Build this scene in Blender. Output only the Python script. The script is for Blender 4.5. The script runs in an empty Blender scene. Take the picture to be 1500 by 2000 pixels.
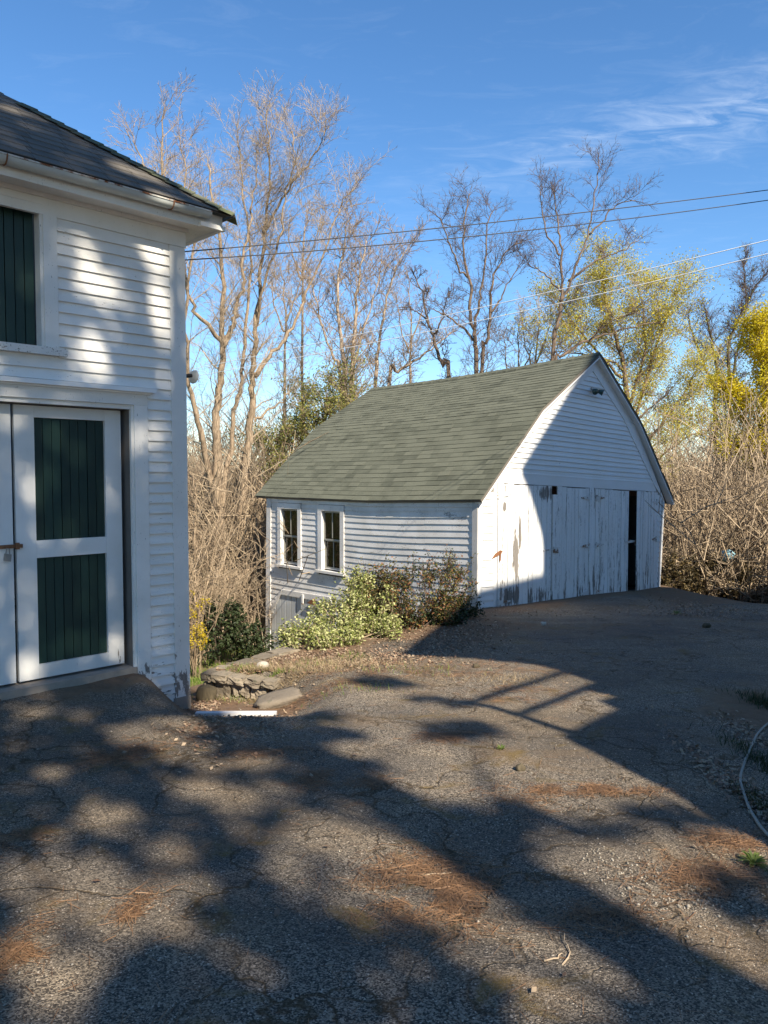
import bpy, math, random
import numpy as np
from math import sin, cos, radians, pi, sqrt, atan
from mathutils import Vector, Matrix

random.seed(11)
RNG = np.random.default_rng(11)
SC = bpy.context.scene
COL = SC.collection

# ------------------------------------------------------------------ camera, light, exposure
FPX = 1500.0
CAMZ = 1.6
PITCH = atan(72 / 1500.0)
cd = bpy.data.cameras.new("camera")
cam = bpy.data.objects.new("camera", cd)
COL.objects.link(cam)
cam.location = (0, 0, CAMZ)
cam.rotation_euler = (pi / 2 - PITCH, 0, 0)
cd.sensor_fit = 'VERTICAL'
cd.sensor_height = 24.0
cd.lens = 24.0 * FPX / 2000.0
cd.clip_start = 0.05
cd.clip_end = 3000
SC.camera = cam

SUN_AZ, SUN_EL = radians(32), radians(39)
SUN = Vector((sin(SUN_AZ) * cos(SUN_EL), -cos(SUN_AZ) * cos(SUN_EL), sin(SUN_EL)))
world = bpy.data.worlds.new("World")
SC.world = world
world.use_nodes = True
wn, wl = world.node_tree.nodes, world.node_tree.links
for n in list(wn):
    wn.remove(n)
w_out = wn.new("ShaderNodeOutputWorld")
w_bg = wn.new("ShaderNodeBackground")
w_bg.inputs["Strength"].default_value = 0.10
sky = wn.new("ShaderNodeTexSky")
sky.sky_type = 'NISHITA'
sky.sun_disc = False
sky.sun_elevation = SUN_EL
sky.sun_rotation = pi - SUN_AZ
sky.altitude = 0
sky.air_density = 1.0
sky.dust_density = 0.0
sky.ozone_density = 4.5
# thin cirrus: stretched noise on the sky directions, bounded to a long drifting band
tc = wn.new("ShaderNodeTexCoord")


def wmath(op, a, b=None, c=None):
    n = wn.new("ShaderNodeMath")
    n.operation = op
    for i, v in enumerate((a, b, c)):
        if v is None:
            continue
        if isinstance(v, (int, float)):
            n.inputs[i].default_value = v
        else:
            wl.new(v, n.inputs[i])
    return n.outputs[0]


sep = wn.new("ShaderNodeSeparateXYZ")
wl.new(tc.outputs["Generated"], sep.inputs[0])
X, Y, Z = sep.outputs
zc = wmath('MAXIMUM', Z, 0.05)
px = wmath('DIVIDE', X, zc)          # flat cloud layer: direction / height
py = wmath('DIVIDE', Y, zc)
cmb = wn.new("ShaderNodeCombineXYZ")
wl.new(px, cmb.inputs[0])
wl.new(py, cmb.inputs[1])
mp = wn.new("ShaderNodeMapping")
mp.inputs["Rotation"].default_value = (0, 0, radians(38))
mp.inputs["Scale"].default_value = (3.2, 7.0, 1)
wl.new(cmb.outputs[0], mp.inputs[0])
nz = wn.new("ShaderNodeTexNoise")
nz.inputs["Scale"].default_value = 1.3
nz.inputs["Detail"].default_value = 11
nz.inputs["Roughness"].default_value = 0.66
nz.inputs["Distortion"].default_value = 0.9
wl.new(mp.outputs[0], nz.inputs["Vector"])
nb = wn.new("ShaderNodeTexNoise")
nb.inputs["Scale"].default_value = 0.55
nb.inputs["Detail"].default_value = 4
wl.new(cmb.outputs[0], nb.inputs["Vector"])
# the band runs along  py + 1.05*px = c  in the layer
bandc = wmath('ADD', wmath('MULTIPLY', px, 0.62), py)
bd = wmath('ABSOLUTE', wmath('SUBTRACT', bandc, wmath('ADD', 2.62, wmath('MULTIPLY', nb.outputs["Fac"], 0.3))))
bandm = wmath('SUBTRACT', 1.0, wmath('MINIMUM', wmath('DIVIDE', bd, 0.45), 1.0))
band2 = wmath('MULTIPLY', bandm, wmath('MINIMUM', wmath('MAXIMUM', wmath('DIVIDE', wmath('ADD', px, 0.05), 0.9), 0.0), 1.0))
wisp = wmath('MINIMUM', wmath('MAXIMUM', wmath('MULTIPLY', wmath('SUBTRACT', nz.outputs["Fac"], 0.41), 3.6), 0.0), 1.0)
faint = wmath('MULTIPLY', wmath('MAXIMUM', wmath('SUBTRACT', nz.outputs["Fac"], 0.52), 0.0), 0.22)
cl = wmath('ADD', wmath('MULTIPLY', wmath('MULTIPLY', band2, wisp), 0.35), faint)
cl = wmath('MULTIPLY', cl, wmath('GREATER_THAN', Z, 0.05))
cmix = wn.new("ShaderNodeMixRGB")
cmix.inputs[2].default_value = (5.2, 5.8, 6.6, 1)
wl.new(cl, cmix.inputs[0])
hs = wn.new("ShaderNodeHueSaturation")
hs.inputs["Saturation"].default_value = 1.15
hs.inputs["Value"].default_value = 1.0
wl.new(sky.outputs[0], hs.inputs["Color"])
wl.new(hs.outputs[0], cmix.inputs[1])
wl.new(cmix.outputs[0], w_bg.inputs["Color"])
wl.new(w_bg.outputs[0], w_out.inputs[0])

sd = bpy.data.lights.new("sun", 'SUN')
sd.energy = 5.0
sd.angle = radians(0.53)
sd.color = (1.0, 0.90, 0.74)
so = bpy.data.objects.new("sun", sd)
COL.objects.link(so)
so.rotation_euler = SUN.to_track_quat('Z', 'Y').to_euler()
so.location = (10, -15, 20)

SC.view_settings.view_transform = 'Standard'
SC.view_settings.look = 'None'
SC.view_settings.exposure = 1.0
SC.view_settings.gamma = 1.0
SC.render.engine = 'CYCLES'
SC.cycles.max_bounces = 6
SC.cycles.transparent_max_bounces = 8
SC.cycles.use_denoising = True

# ------------------------------------------------------------------ helpers


def at(x, y, d):
    """the place a survey sighting (x, y of the photograph) reaches at depth d metres"""
    r = np.array([(x - 750) / FPX, cos(PITCH) + (1000 - y) / FPX * sin(PITCH), -sin(PITCH) + (1000 - y) / FPX * cos(PITCH)])
    return np.array([0, 0, CAMZ]) + r * (d / r[1])


class Frame:
    def __init__(s, o, ang, flip=False):
        a = radians(ang)
        s.o = np.array(o, float)
        s.u = np.array([sin(a), cos(a), 0.0])
        s.n = np.array([cos(a), -sin(a), 0.0])
        s.flip = flip
        if flip:
            s.n = -s.n

    def P(s, u, v, w=0.0):
        p = s.o + s.u * u + s.n * w
        return (p[0], p[1], s.o[2] + v)


def thing(name, label=None, cat=None, loc=(0, 0, 0), group=None, kind=None):
    o = bpy.data.objects.new(name, None)
    COL.objects.link(o)
    o.location = loc
    o.empty_display_size = 0.2
    tag(o, label, cat, group, kind)
    return o


def tag(o, label=None, cat=None, group=None, kind=None):
    if label:
        o["label"] = label
    if cat:
        o["category"] = cat
    if group:
        o["group"] = group
    if kind:
        o["kind"] = kind
    return o


def root_loc(p):
    l = np.zeros(3)
    while p is not None:
        l += np.array(p.location)
        p = p.parent
    return l


def mesh(name, V, Fc, mat, parent=None, smooth=False, attr=None):
    """one mesh object from world-space vertices"""
    V = np.asarray(V, dtype=np.float32).reshape(-1, 3)
    if parent is not None:
        V = V - root_loc(parent).astype(np.float32)
    me = bpy.data.meshes.new(name)
    if isinstance(Fc, np.ndarray):
        k = Fc.shape[1]
        me.vertices.add(len(V))
        me.vertices.foreach_set("co", V.ravel())
        me.loops.add(Fc.size)
        me.loops.foreach_set("vertex_index", Fc.astype(np.int32).ravel())
        me.polygons.add(len(Fc))
        me.polygons.foreach_set("loop_start", np.arange(0, Fc.size, k, dtype=np.int32))
        me.polygons.foreach_set("loop_total", np.full(len(Fc), k, dtype=np.int32))
        me.update(calc_edges=True)
    else:
        me.from_pydata([tuple(map(float, v)) for v in V], [], [tuple(f) for f in Fc])
        me.update()
    if smooth:
        me.polygons.foreach_set("use_smooth", np.ones(len(me.polygons), dtype=bool))
    if attr is not None:
        for an, vals in attr.items():
            a = me.attributes.new(an, 'FLOAT', 'POINT')
            a.data.foreach_set("value", np.asarray(vals, dtype=np.float32))
    if mat is not None:
        me.materials.append(mat)
    o = bpy.data.objects.new(name, me)
    COL.objects.link(o)
    if parent is not None:
        o.parent = parent
    return o


class MB:
    def __init__(s):
        s.V = []
        s.F = []

    def add(s, V, F):
        b = len(s.V)
        s.V += [tuple(v) for v in V]
        s.F += [tuple(i + b for i in f) for f in F]
        return s

    def prism(s, fr, poly, w0, w1):
        """polygon (u,v) counter-clockwise seen from outside, extruded w0..w1"""
        n = len(poly)
        ar = sum(poly[i][0] * poly[(i + 1) % n][1] - poly[(i + 1) % n][0] * poly[i][1] for i in range(n))
        if (ar < 0) != fr.flip:
            poly = poly[::-1]
        V = [fr.P(u, v, w1) for u, v in poly] + [fr.P(u, v, w0) for u, v in poly]
        F = [tuple(range(n)), tuple(range(2 * n - 1, n - 1, -1))]
        F += [(i, n + i, n + (i + 1) % n, (i + 1) % n) for i in range(n)]
        return s.add(V, F)

    def box(s, fr, u0, u1, v0, v1, w0, w1):
        return s.prism(fr, [(u0, v0), (u1, v0), (u1, v1), (u0, v1)], w0, w1)

    def tube(s, pts, rad, n=6, cap=True):
        pts = [Vector(p) for p in pts]
        if not hasattr(rad, '__len__'):
            rad = [rad] * len(pts)
        V, F = [], []
        for i, p in enumerate(pts):
            d = (pts[min(i + 1, len(pts) - 1)] - pts[max(i - 1, 0)]).normalized()
            a = d.orthogonal().normalized()
            if i:
                a = (pa - d * pa.dot(d)).normalized()
            pa = a
            b = d.cross(a)
            for k in range(n):
                t = 2 * pi * k / n
                V.append(p + (a * cos(t) + b * sin(t)) * rad[i])
        for i in range(len(pts) - 1):
            for k in range(n):
                F.append((i * n + k, i * n + (k + 1) % n, (i + 1) * n + (k + 1) % n, (i + 1) * n + k))
        if cap:
            F.append(tuple(range(n - 1, -1, -1)))
            F.append(tuple(range((len(pts) - 1) * n, len(pts) * n)))
        return s.add(V, F)

    def build(s, name, mat, parent=None, smooth=False):
        return mesh(name, s.V, s.F, mat, parent, smooth)


def pwl(pts, u):
    return float(np.interp(u, [p[0] for p in pts], [p[1] for p in pts]))


def sstep(a, b, x):
    t = np.clip((np.asarray(x, float) - a) / (b - a), 0, 1)
    return t * t * (3 - 2 * t)


def vnoise(x, y, seed=0):
    """cheap smooth value noise"""
    x = np.asarray(x, float)
    y = np.asarray(y, float)
    xi, yi = np.floor(x), np.floor(y)
    fx, fy = x - xi, y - yi
    fx, fy = fx * fx * (3 - 2 * fx), fy * fy * (3 - 2 * fy)

    def h(a, b):
        s = np.sin(a * 127.1 + b * 311.7 + seed * 74.7) * 43758.5453
        return s - np.floor(s)
    return (h(xi, yi) * (1 - fx) + h(xi + 1, yi) * fx) * (1 - fy) + (h(xi, yi + 1) * (1 - fx) + h(xi + 1, yi + 1) * fx) * fy


# ------------------------------------------------------------------ materials


class Mat:
    def __init__(s, name, rough=0.8, spec=0.3):
        s.m = bpy.data.materials.new(name)
        s.m.use_nodes = True
        s.N, s.L = s.m.node_tree.nodes, s.m.node_tree.links
        s.b = s.N["Principled BSDF"]
        s.out = s.N["Material Output"]
        s.b.inputs["Roughness"].default_value = rough
        s.b.inputs["Specular IOR Level"].default_value = spec
        g = s.N.new("ShaderNodeNewGeometry")
        s.pos = g.outputs["Position"]
        s.island = g.outputs["Random Per Island"]
        s.nor = g.outputs["Normal"]

    def setin(s, sock, v):
        if isinstance(v, (int, float)):
            sock.default_value = v
        elif isinstance(v, (tuple, list)):
            sock.default_value = (*v, 1) if len(v) == 3 and sock.type == 'RGBA' else v
        else:
            s.L.new(v, sock)

    def math(s, op, a, b=0.0, c=None, clamp=False):
        n = s.N.new("ShaderNodeMath")
        n.operation = op
        n.use_clamp = clamp
        s.setin(n.inputs[0], a)
        s.setin(n.inputs[1], b)
        if c is not None:
            s.setin(n.inputs[2], c)
        return n.outputs[0]

    def noise(s, scale, detail=4, rough=0.55, stretch=(1, 1, 1), dist=0.0, rot=(0, 0, 0), vec=None):
        m = s.N.new("ShaderNodeMapping")
        m.inputs["Scale"].default_value = stretch
        m.inputs["Rotation"].default_value = rot
        s.L.new(vec or s.pos, m.inputs[0])
        n = s.N.new("ShaderNodeTexNoise")
        n.inputs["Scale"].default_value = scale
        n.inputs["Detail"].default_value = detail
        n.inputs["Roughness"].default_value = rough
        n.inputs["Distortion"].default_value = dist
        s.L.new(m.outputs[0], n.inputs["Vector"])
        return n.outputs["Fac"]

    def voro(s, scale, feature='F1', out="Distance", stretch=(1, 1, 1), vec=None, rand=1.0):
        m = s.N.new("ShaderNodeMapping")
        m.inputs["Scale"].default_value = stretch
        s.L.new(vec or s.pos, m.inputs[0])
        n = s.N.new("ShaderNodeTexVoronoi")
        n.feature = feature
        n.inputs["Scale"].default_value = scale
        n.inputs["Randomness"].default_value = rand
        s.L.new(m.outputs[0], n.inputs["Vector"])
        return n.outputs[out]

    def ramp(s, fac, a, b, lo=0.0, hi=1.0):
        n = s.N.new("ShaderNodeMapRange")
        s.setin(n.inputs[0], fac)
        n.inputs[1].default_value = a
        n.inputs[2].default_value = b
        n.inputs[3].default_value = lo
        n.inputs[4].default_value = hi
        return n.outputs[0]

    def mix(s, fac, a, b, mode='MIX'):
        n = s.N.new("ShaderNodeMixRGB")
        n.blend_type = mode
        s.setin(n.inputs[0], fac)
        s.setin(n.inputs[1], a)
        s.setin(n.inputs[2], b)
        return n.outputs[0]

    def hsv(s, col, h=0.5, sat=1.0, v=1.0):
        n = s.N.new("ShaderNodeHueSaturation")
        s.setin(n.inputs["Hue"], h)
        s.setin(n.inputs["Saturation"], sat)
        s.setin(n.inputs["Value"], v)
        s.setin(n.inputs["Color"], col)
        return n.outputs[0]

    def objrand(s):
        return s.N.new("ShaderNodeObjectInfo").outputs["Random"]

    def attr(s, name):
        n = s.N.new("ShaderNodeAttribute")
        n.attribute_name = name
        return n.outputs["Fac"]

    def z(s):
        n = s.N.new("ShaderNodeSeparateXYZ")
        s.L.new(s.pos, n.inputs[0])
        return n.outputs[2]

    def col(s, c):
        s.setin(s.b.inputs["Base Color"], c)
        return s

    def bump(s, h, strength=0.5, dist=0.01):
        n = s.N.new("ShaderNodeBump")
        n.inputs["Strength"].default_value = strength
        n.inputs["Distance"].default_value = dist
        s.L.new(h, n.inputs["Height"])
        if s.b.inputs["Normal"].is_linked:
            s.L.new(s.b.inputs["Normal"].links[0].from_socket, n.inputs["Normal"])
        s.L.new(n.outputs[0], s.b.inputs["Normal"])
        return s


def paint(name, base, thr, stretch, rot=0.0, wood=(0.20, 0.18, 0.16), zlow=None, zhigh=None, zadd=0.1, dirt=0.16, fleck=0.0, worn=None):
    """old paint flaking off grey wood; more of it gone below zlow"""
    m = Mat(name, 0.62, 0.35)
    n1 = m.noise(3.4, 7, 0.68, stretch, 0.4, (0, 0, rot))
    n2 = m.noise(26, 4, 0.6, stretch, 0.3, (0, 0, rot))
    f = m.math('ADD', m.math('MULTIPLY', n1, 0.72), m.math('MULTIPLY', n2, 0.28))
    if zlow is not None:
        f = m.math('ADD', f, m.ramp(m.z(), zlow, zhigh, zadd, 0.0))
    if worn:
        (ox, oy), ang, spots = worn                       # bare places along the wall: (u, z, half width, half height, amount)
        s3 = m.N.new("ShaderNodeSeparateXYZ")
        m.L.new(m.pos, s3.inputs[0])
        uu = m.math('ADD', m.math('MULTIPLY', m.math('SUBTRACT', s3.outputs[0], ox), sin(radians(ang))), m.math('MULTIPLY', m.math('SUBTRACT', s3.outputs[1], oy), cos(radians(ang))))
        for u0, z0, a, b, k in spots:
            du = m.math('POWER', m.math('ABSOLUTE', m.math('DIVIDE', m.math('SUBTRACT', uu, u0), a)), 2.0)
            dz = m.math('POWER', m.math('ABSOLUTE', m.math('DIVIDE', m.math('SUBTRACT', s3.outputs[2], z0), b)), 2.0)
            f = m.math('ADD', f, m.ramp(m.math('ADD', du, dz), 0.0, 1.0, k * 0.72, 0.0))
    mask = m.ramp(f, thr, thr + 0.018)
    if fleck:
        fl = m.ramp(m.noise(60, 3, 0.6, stretch, 0.2, (0, 0, rot)), 0.68 - fleck, 0.72 - fleck)
        mask = m.math('MAXIMUM', mask, m.math('MULTIPLY', fl, m.ramp(n1, 0.46, 0.56)))
    grime = m.noise(1.7, 5, 0.6)
    tint = m.mix(m.ramp(grime, 0.35, 0.75, 0, 1), base, tuple(c * (1 - dirt) * k for c, k in zip(base, (1, 0.985, 0.95))))
    tint = m.hsv(tint, 0.5, 1.0, m.ramp(m.objrand(), 0, 1, 0.94, 1.03))
    woodc = m.mix(m.noise(40, 3, 0.5, stretch, 0, (0, 0, rot)), tuple(c * 0.7 for c in wood), tuple(c * 1.4 for c in wood))
    m.col(m.mix(mask, tint, woodc))
    crack = m.noise(90, 2, 0.5, stretch, 0, (0, 0, rot))
    m.bump(m.math('ADD', m.math('MULTIPLY', mask, -1.0), m.math('MULTIPLY', crack, 0.35)), 0.35, 0.004)
    return m.m


WHITE = (0.83, 0.81, 0.765)
M = {}
M['paint'] = paint('white_clapboard_paint', WHITE, 0.672, (0.5, 0.5, 2.2), zlow=-0.55, zhigh=0.5, zadd=0.20, fleck=0.02)
M['trim'] = paint('white_trim_paint', WHITE, 0.672, (1.6, 1.6, 0.45), zlow=-0.65, zhigh=0.4, zadd=0.23, fleck=0.02)
M['doorw'] = paint('white_door_paint', (0.77, 0.76, 0.73), 0.69, (1.6, 1.6, 0.45), zlow=-0.25, zhigh=0.25, zadd=0.09)
M['sillp'] = paint('flaking_sill_paint', (0.74, 0.73, 0.70), 0.62, (1, 1, 1), fleck=0.1)
M['bfront'] = paint('barn_front_paint', (0.84, 0.835, 0.82), 0.65, (0.5, 0.5, 2.0), zlow=-0.9, zhigh=-0.2, zadd=0.08, dirt=0.06)
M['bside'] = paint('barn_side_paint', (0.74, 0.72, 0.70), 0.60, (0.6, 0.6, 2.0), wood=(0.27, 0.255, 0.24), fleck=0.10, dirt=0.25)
M['bdoor'] = paint('barn_door_paint', (0.84, 0.835, 0.82), 0.588, (3.0, 3.0, 0.28), zlow=-1.2, zhigh=0.1, zadd=0.075, fleck=0.10, dirt=0.06, worn=((1.6501, 13.5), 47, [(1.06, 0.12, 0.09, 0.55, 0.30), (1.19, 0.55, 0.06, 0.35, 0.26), (2.0, 1.25, 0.30, 0.2, 0.24), (0.95, -0.62, 0.3, 0.2, 0.22), (2.7, 0.75, 0.15, 0.5, 0.12), (0.72, 1.02, 0.06, 0.1, 0.28), (1.72, -0.70, 0.4, 0.2, 0.12)]))
M['bcorner_shaded'] = paint('barn_corner_shaded_paint', (0.50, 0.49, 0.48), 0.60, (2.0, 2.0, 0.3), wood=(0.26, 0.25, 0.24), fleck=0.08, dirt=0.2)  # flaking paint, its grey darkened to hold the shade on the corner board
M['bdoor2'] = paint('basement_door_paint', (0.55, 0.57, 0.58), 0.62, (2.2, 2.2, 0.25), wood=(0.24, 0.23, 0.22))


def flat(name, c, rough=0.7, spec=0.3, metal=0.0, nscale=8, var=0.25, bumpd=0.0, stretch=(1, 1, 1)):
    m = Mat(name, rough, spec)
    n = m.noise(nscale, 5, 0.6, stretch)
    m.col(m.mix(n, tuple(x * (1 - var) for x in c), tuple(min(1, x * (1 + var)) for x in c)))
    m.b.inputs["Metallic"].default_value = metal
    if bumpd:
        m.bump(n, 0.6, bumpd)
    return m.m


M['hpaint'] = flat('cream_house_paint', (0.50, 0.48, 0.44), 0.85)
M['back'] = flat('sheathing', (0.16, 0.14, 0.12), 0.9)
M['dark'] = flat('dark_interior_boards', (0.03, 0.027, 0.024), 0.95)
M['concrete'] = flat('worn_concrete', (0.30, 0.26, 0.215), 0.9, nscale=14, bumpd=0.004)
M['rust'] = flat('rusty_iron', (0.23, 0.105, 0.05), 0.85, nscale=30, var=0.5)
M['hinge'] = paint('painted_hinge', (0.70, 0.69, 0.67), 0.52, (1, 1, 1), wood=(0.22, 0.13, 0.08))
M['steel'] = flat('dull_steel', (0.33, 0.32, 0.30), 0.45, 0.5, 0.7)
M['black'] = flat('black_rubber', (0.02, 0.02, 0.02), 0.6)
M['sash'] = flat('weathered_sash', (0.30, 0.295, 0.26), 0.8)
M['wire'] = flat('dark_cable', (0.06, 0.06, 0.065), 0.6)
M['wirew'] = flat('pale_cable', (0.80, 0.79, 0.76), 0.5)
M['gutter'] = flat('galvanised_gutter', (0.50, 0.52, 0.49), 0.5, 0.4, 0.15, nscale=5)
M['dripedge'] = flat('black_drip_edge', (0.028, 0.026, 0.025), 0.5)
M['glassl'] = flat('milk_glass', (0.62, 0.62, 0.57), 0.35)
M['blue'] = flat('pale_blue_plastic', (0.22, 0.38, 0.44), 0.4, 0.5, nscale=16, var=0.3)
M['hosem'] = flat('weathered_hose', (0.27, 0.255, 0.215), 0.6, nscale=9)
M['boardw'] = flat('white_plastic_board', (0.60, 0.58, 0.56), 0.5, var=0.12)
M['curtain'] = flat('faded_cloth', (0.10, 0.13, 0.105), 0.9)

m = Mat('rusted_gutter_rim', 0.85)
f = m.ramp(m.noise(7, 6, 0.7), 0.46, 0.56)
m.col(m.mix(f, (0.55, 0.53, 0.47), (0.20, 0.075, 0.03)))
M['gutterrim'] = m.m

m = Mat('dark_green_boards', 0.42, 0.45)
n = m.noise(5, 6, 0.65, (3, 3, 0.35))
c = m.mix(n, (0.006, 0.022, 0.017), (0.020, 0.052, 0.041))
c = m.hsv(c, 0.5, 1.0, m.ramp(m.objrand(), 0, 1, 0.75, 1.3))
chip = m.ramp(m.math('ADD', m.noise(9, 6, 0.7), m.ramp(m.z(), -0.1, 0.15, 0.11, 0)), 0.72, 0.735)
m.col(m.mix(chip, c, (0.45, 0.40, 0.34)))
m.bump(n, 0.3, 0.003)
M['green'] = m.m

m = Mat('window_glass', 0.04, 0.6)
tr = m.N.new("ShaderNodeBsdfTransparent")
gl = m.N.new("ShaderNodeBsdfGlossy")
gl.inputs["Roughness"].default_value = 0.03
mx = m.N.new("ShaderNodeMixShader")
fr_ = m.N.new("ShaderNodeFresnel")
fr_.inputs["IOR"].default_value = 1.5
tr.inputs[0].default_value = (0.75, 0.8, 0.78, 1)
m.bump(m.noise(3, 3), 0.15, 0.02)
m.L.new(m.b.inputs["Normal"].links[0].from_socket, gl.inputs["Normal"])
m.L.new(fr_.outputs[0], mx.inputs[0])
m.L.new(tr.outputs[0], mx.inputs[1])
m.L.new(gl.outputs[0], mx.inputs[2])
m.L.new(mx.outputs[0], m.out.inputs[0])
M['glass'] = m.m


def shingle_mat(name, a, b, moss=None, mossthr=0.6):
    m = Mat(name, 0.95, 0.12)
    r = m.math('FRACT', m.math('ADD', m.math('MULTIPLY', m.objrand(), 7.31), m.math('MULTIPLY', m.island, 3.7)))
    c = m.mix(r, a, b)
    c = m.mix(m.ramp(m.noise(2.1, 5, 0.6), 0.35, 0.7), c, tuple((x + y) / 2 * 1.25 for x, y in zip(a, b)))
    g = m.noise(420, 2, 0.6)
    c = m.hsv(c, 0.5, 1.0, m.ramp(g, 0.3, 0.7, 0.65, 1.35))
    if moss:
        c = m.mix(m.ramp(m.noise(2.6, 6, 0.65), mossthr, mossthr + 0.12, 0, 0.8), c, moss)
    m.col(c)
    m.bump(g, 0.5, 0.003)
    return m.m


M['shg'] = shingle_mat('green_asphalt_shingles', (0.076, 0.080, 0.060), (0.138, 0.141, 0.106))
M['shd'] = shingle_mat('dark_grey_shingles', (0.095, 0.086, 0.075), (0.165, 0.148, 0.126))
M['shm'] = shingle_mat('mossy_hip_shingles', (0.085, 0.088, 0.062), (0.125, 0.128, 0.085), (0.13, 0.145, 0.07), 0.5)


def stone_mat(name, a, b, scale=7):
    m = Mat(name, 0.92, 0.2)
    n = m.noise(scale, 8, 0.68)
    c = m.mix(n, a, b)
    c = m.mix(m.ramp(m.noise(scale * 2.2, 5, 0.7), 0.58, 0.66, 0, 0.7), c, (0.10, 0.105, 0.07))
    c = m.hsv(c, 0.5, 1, m.ramp(m.objrand(), 0, 1, 0.75, 1.25))
    m.col(c)
    m.bump(m.noise(scale * 3, 7, 0.7), 0.8, 0.02)
    return m.m


M['stone'] = stone_mat('lichened_fieldstone', (0.14, 0.115, 0.085), (0.33, 0.275, 0.205))
M['slab'] = stone_mat('worn_granite_slab', (0.12, 0.10, 0.08), (0.27, 0.225, 0.17), 5)
M['rock'] = stone_mat('pale_round_rock', (0.38, 0.33, 0.27), (0.55, 0.49, 0.41))


def bark(name, a, b, scale=14):
    m = Mat(name, 0.92, 0.15)
    n = m.noise(scale, 6, 0.65, (1, 1, 0.25), 0.6)
    m.col(m.mix(m.ramp(n, 0.3, 0.7), a, b))
    m.bump(n, 0.8, 0.02)
    return m.m


def twigm(name, a, b):
    m = Mat(name, 0.85, 0.2)
    m.col(m.mix(m.island, a, b))
    return m.m


M['barkT'] = bark('tan_bark', (0.085, 0.062, 0.042), (0.44, 0.335, 0.23), 18)
M['barkD'] = bark('dark_brown_bark', (0.075, 0.054, 0.040), (0.25, 0.185, 0.135))
M['barkB'] = bark('pale_birch_bark', (0.26, 0.20, 0.15), (0.52, 0.42, 0.32), 9)
M['barkV'] = bark('vine_covered_bark', (0.05, 0.042, 0.03), (0.15, 0.12, 0.075))
M['twigT'] = twigm('tan_twigs', (0.20, 0.14, 0.095), (0.42, 0.32, 0.22))
M['twigR'] = twigm('reddish_twigs', (0.24, 0.178, 0.122), (0.47, 0.375, 0.265))
M['twigM'] = twigm('mixed_brush', (0.13, 0.095, 0.065), (0.50, 0.39, 0.265))
M['twigD'] = twigm('dark_twigs', (0.075, 0.052, 0.042), (0.17, 0.125, 0.10))
M['twigP'] = twigm('pale_twigs', (0.30, 0.22, 0.145), (0.50, 0.39, 0.27))


def leafm(name, a, b, c=None, trans=0.35, rough=0.55):
    m = Mat(name, rough, 0.3)
    col = m.mix(m.island, a, b)
    if c:
        f = m.ramp(m.math('FRACT', m.math('MULTIPLY', m.island, 17.3)), 0.55, 0.6)
        col = m.mix(f, col, c)
    m.col(col)
    t = m.N.new("ShaderNodeBsdfTranslucent")
    m.L.new(col, t.inputs[0])
    mx = m.N.new("ShaderNodeMixShader")
    mx.inputs[0].default_value = trans
    m.L.new(m.b.outputs[0], mx.inputs[1])
    m.L.new(t.outputs[0], mx.inputs[2])
    m.L.new(mx.outputs[0], m.out.inputs[0])
    return m.m


M['lvar'] = leafm('variegated_leaves', (0.12, 0.15, 0.028), (0.31, 0.335, 0.095), (0.46, 0.46, 0.21), 0.25)
M['lred'] = leafm('bronze_leaves', (0.14, 0.10, 0.03), (0.22, 0.20, 0.06), (0.22, 0.10, 0.045), 0.25)
M['ldark'] = leafm('dark_evergreen_leaves', (0.022, 0.035, 0.014), (0.05, 0.07, 0.026), None, 0.15)
M['lhedge'] = leafm('bronze_hedge_leaves', (0.03, 0.025, 0.012), (0.075, 0.06, 0.025), (0.16, 0.115, 0.05), 0.2)
M['lyel'] = leafm('bright_yellow_leaves', (0.52, 0.43, 0.015), (0.72, 0.60, 0.035), None, 0.45)
M['lbud'] = leafm('yellow_green_buds', (0.46, 0.41, 0.045), (0.66, 0.58, 0.10), None, 0.45)
M['lfor'] = leafm('forsythia_flowers', (0.42, 0.31, 0.015), (0.58, 0.44, 0.03), None, 0.35)
M['lholly'] = leafm('olive_green_leaves', (0.10, 0.12, 0.025), (0.24, 0.25, 0.06), (0.30, 0.28, 0.08), 0.3)
M['livy'] = leafm('holly_green_leaves', (0.05, 0.085, 0.02), (0.14, 0.18, 0.045), (0.24, 0.25, 0.08), 0.25)
M['lweed'] = leafm('weed_leaves', (0.09, 0.14, 0.025), (0.22, 0.27, 0.07), None, 0.35)
M['lgrass'] = leafm('spring_grass', (0.09, 0.16, 0.018), (0.22, 0.32, 0.045), (0.30, 0.27, 0.12), 0.35)
M['ldry'] = leafm('dry_grass', (0.26, 0.19, 0.11), (0.42, 0.32, 0.19), None, 0.2)
M['litter'] = leafm('leaf_litter', (0.14, 0.085, 0.055), (0.30, 0.19, 0.12), (0.36, 0.27, 0.18), 0.1)
M['needle'] = leafm('fallen_pine_needles', (0.13, 0.070, 0.036), (0.31, 0.18, 0.095), None, 0.1)
M['pine'] = leafm('pine_needles', (0.015, 0.035, 0.012), (0.04, 0.07, 0.025), None, 0.1)
m = Mat('pebbles', 0.85)
m.col(m.mix(m.island, (0.12, 0.105, 0.085), (0.38, 0.34, 0.28)))
M['pebble'] = m.m

# ------------------------------------------------------------------ ground
LB = Frame((-1.9447, 7.5, 0), 45)          # front wall of the carriage house, u = 0 at its right corner, u < 0 to the left
BF = Frame((1.6501, 13.5, 0), 47)          # barn front, u = 0 at its left corner
BS = Frame((1.6501, 13.5, 0), -43, True)   # barn side, u = 0 at the front corner, u > 0 to the back

EDGE = [(-4.2, 6.2), (-1.97, 8.22), (-1.30, 9.30), (-0.35, 11.0), (1.35, 13.2), (9.0, 21.5), (40, 55)]


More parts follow.
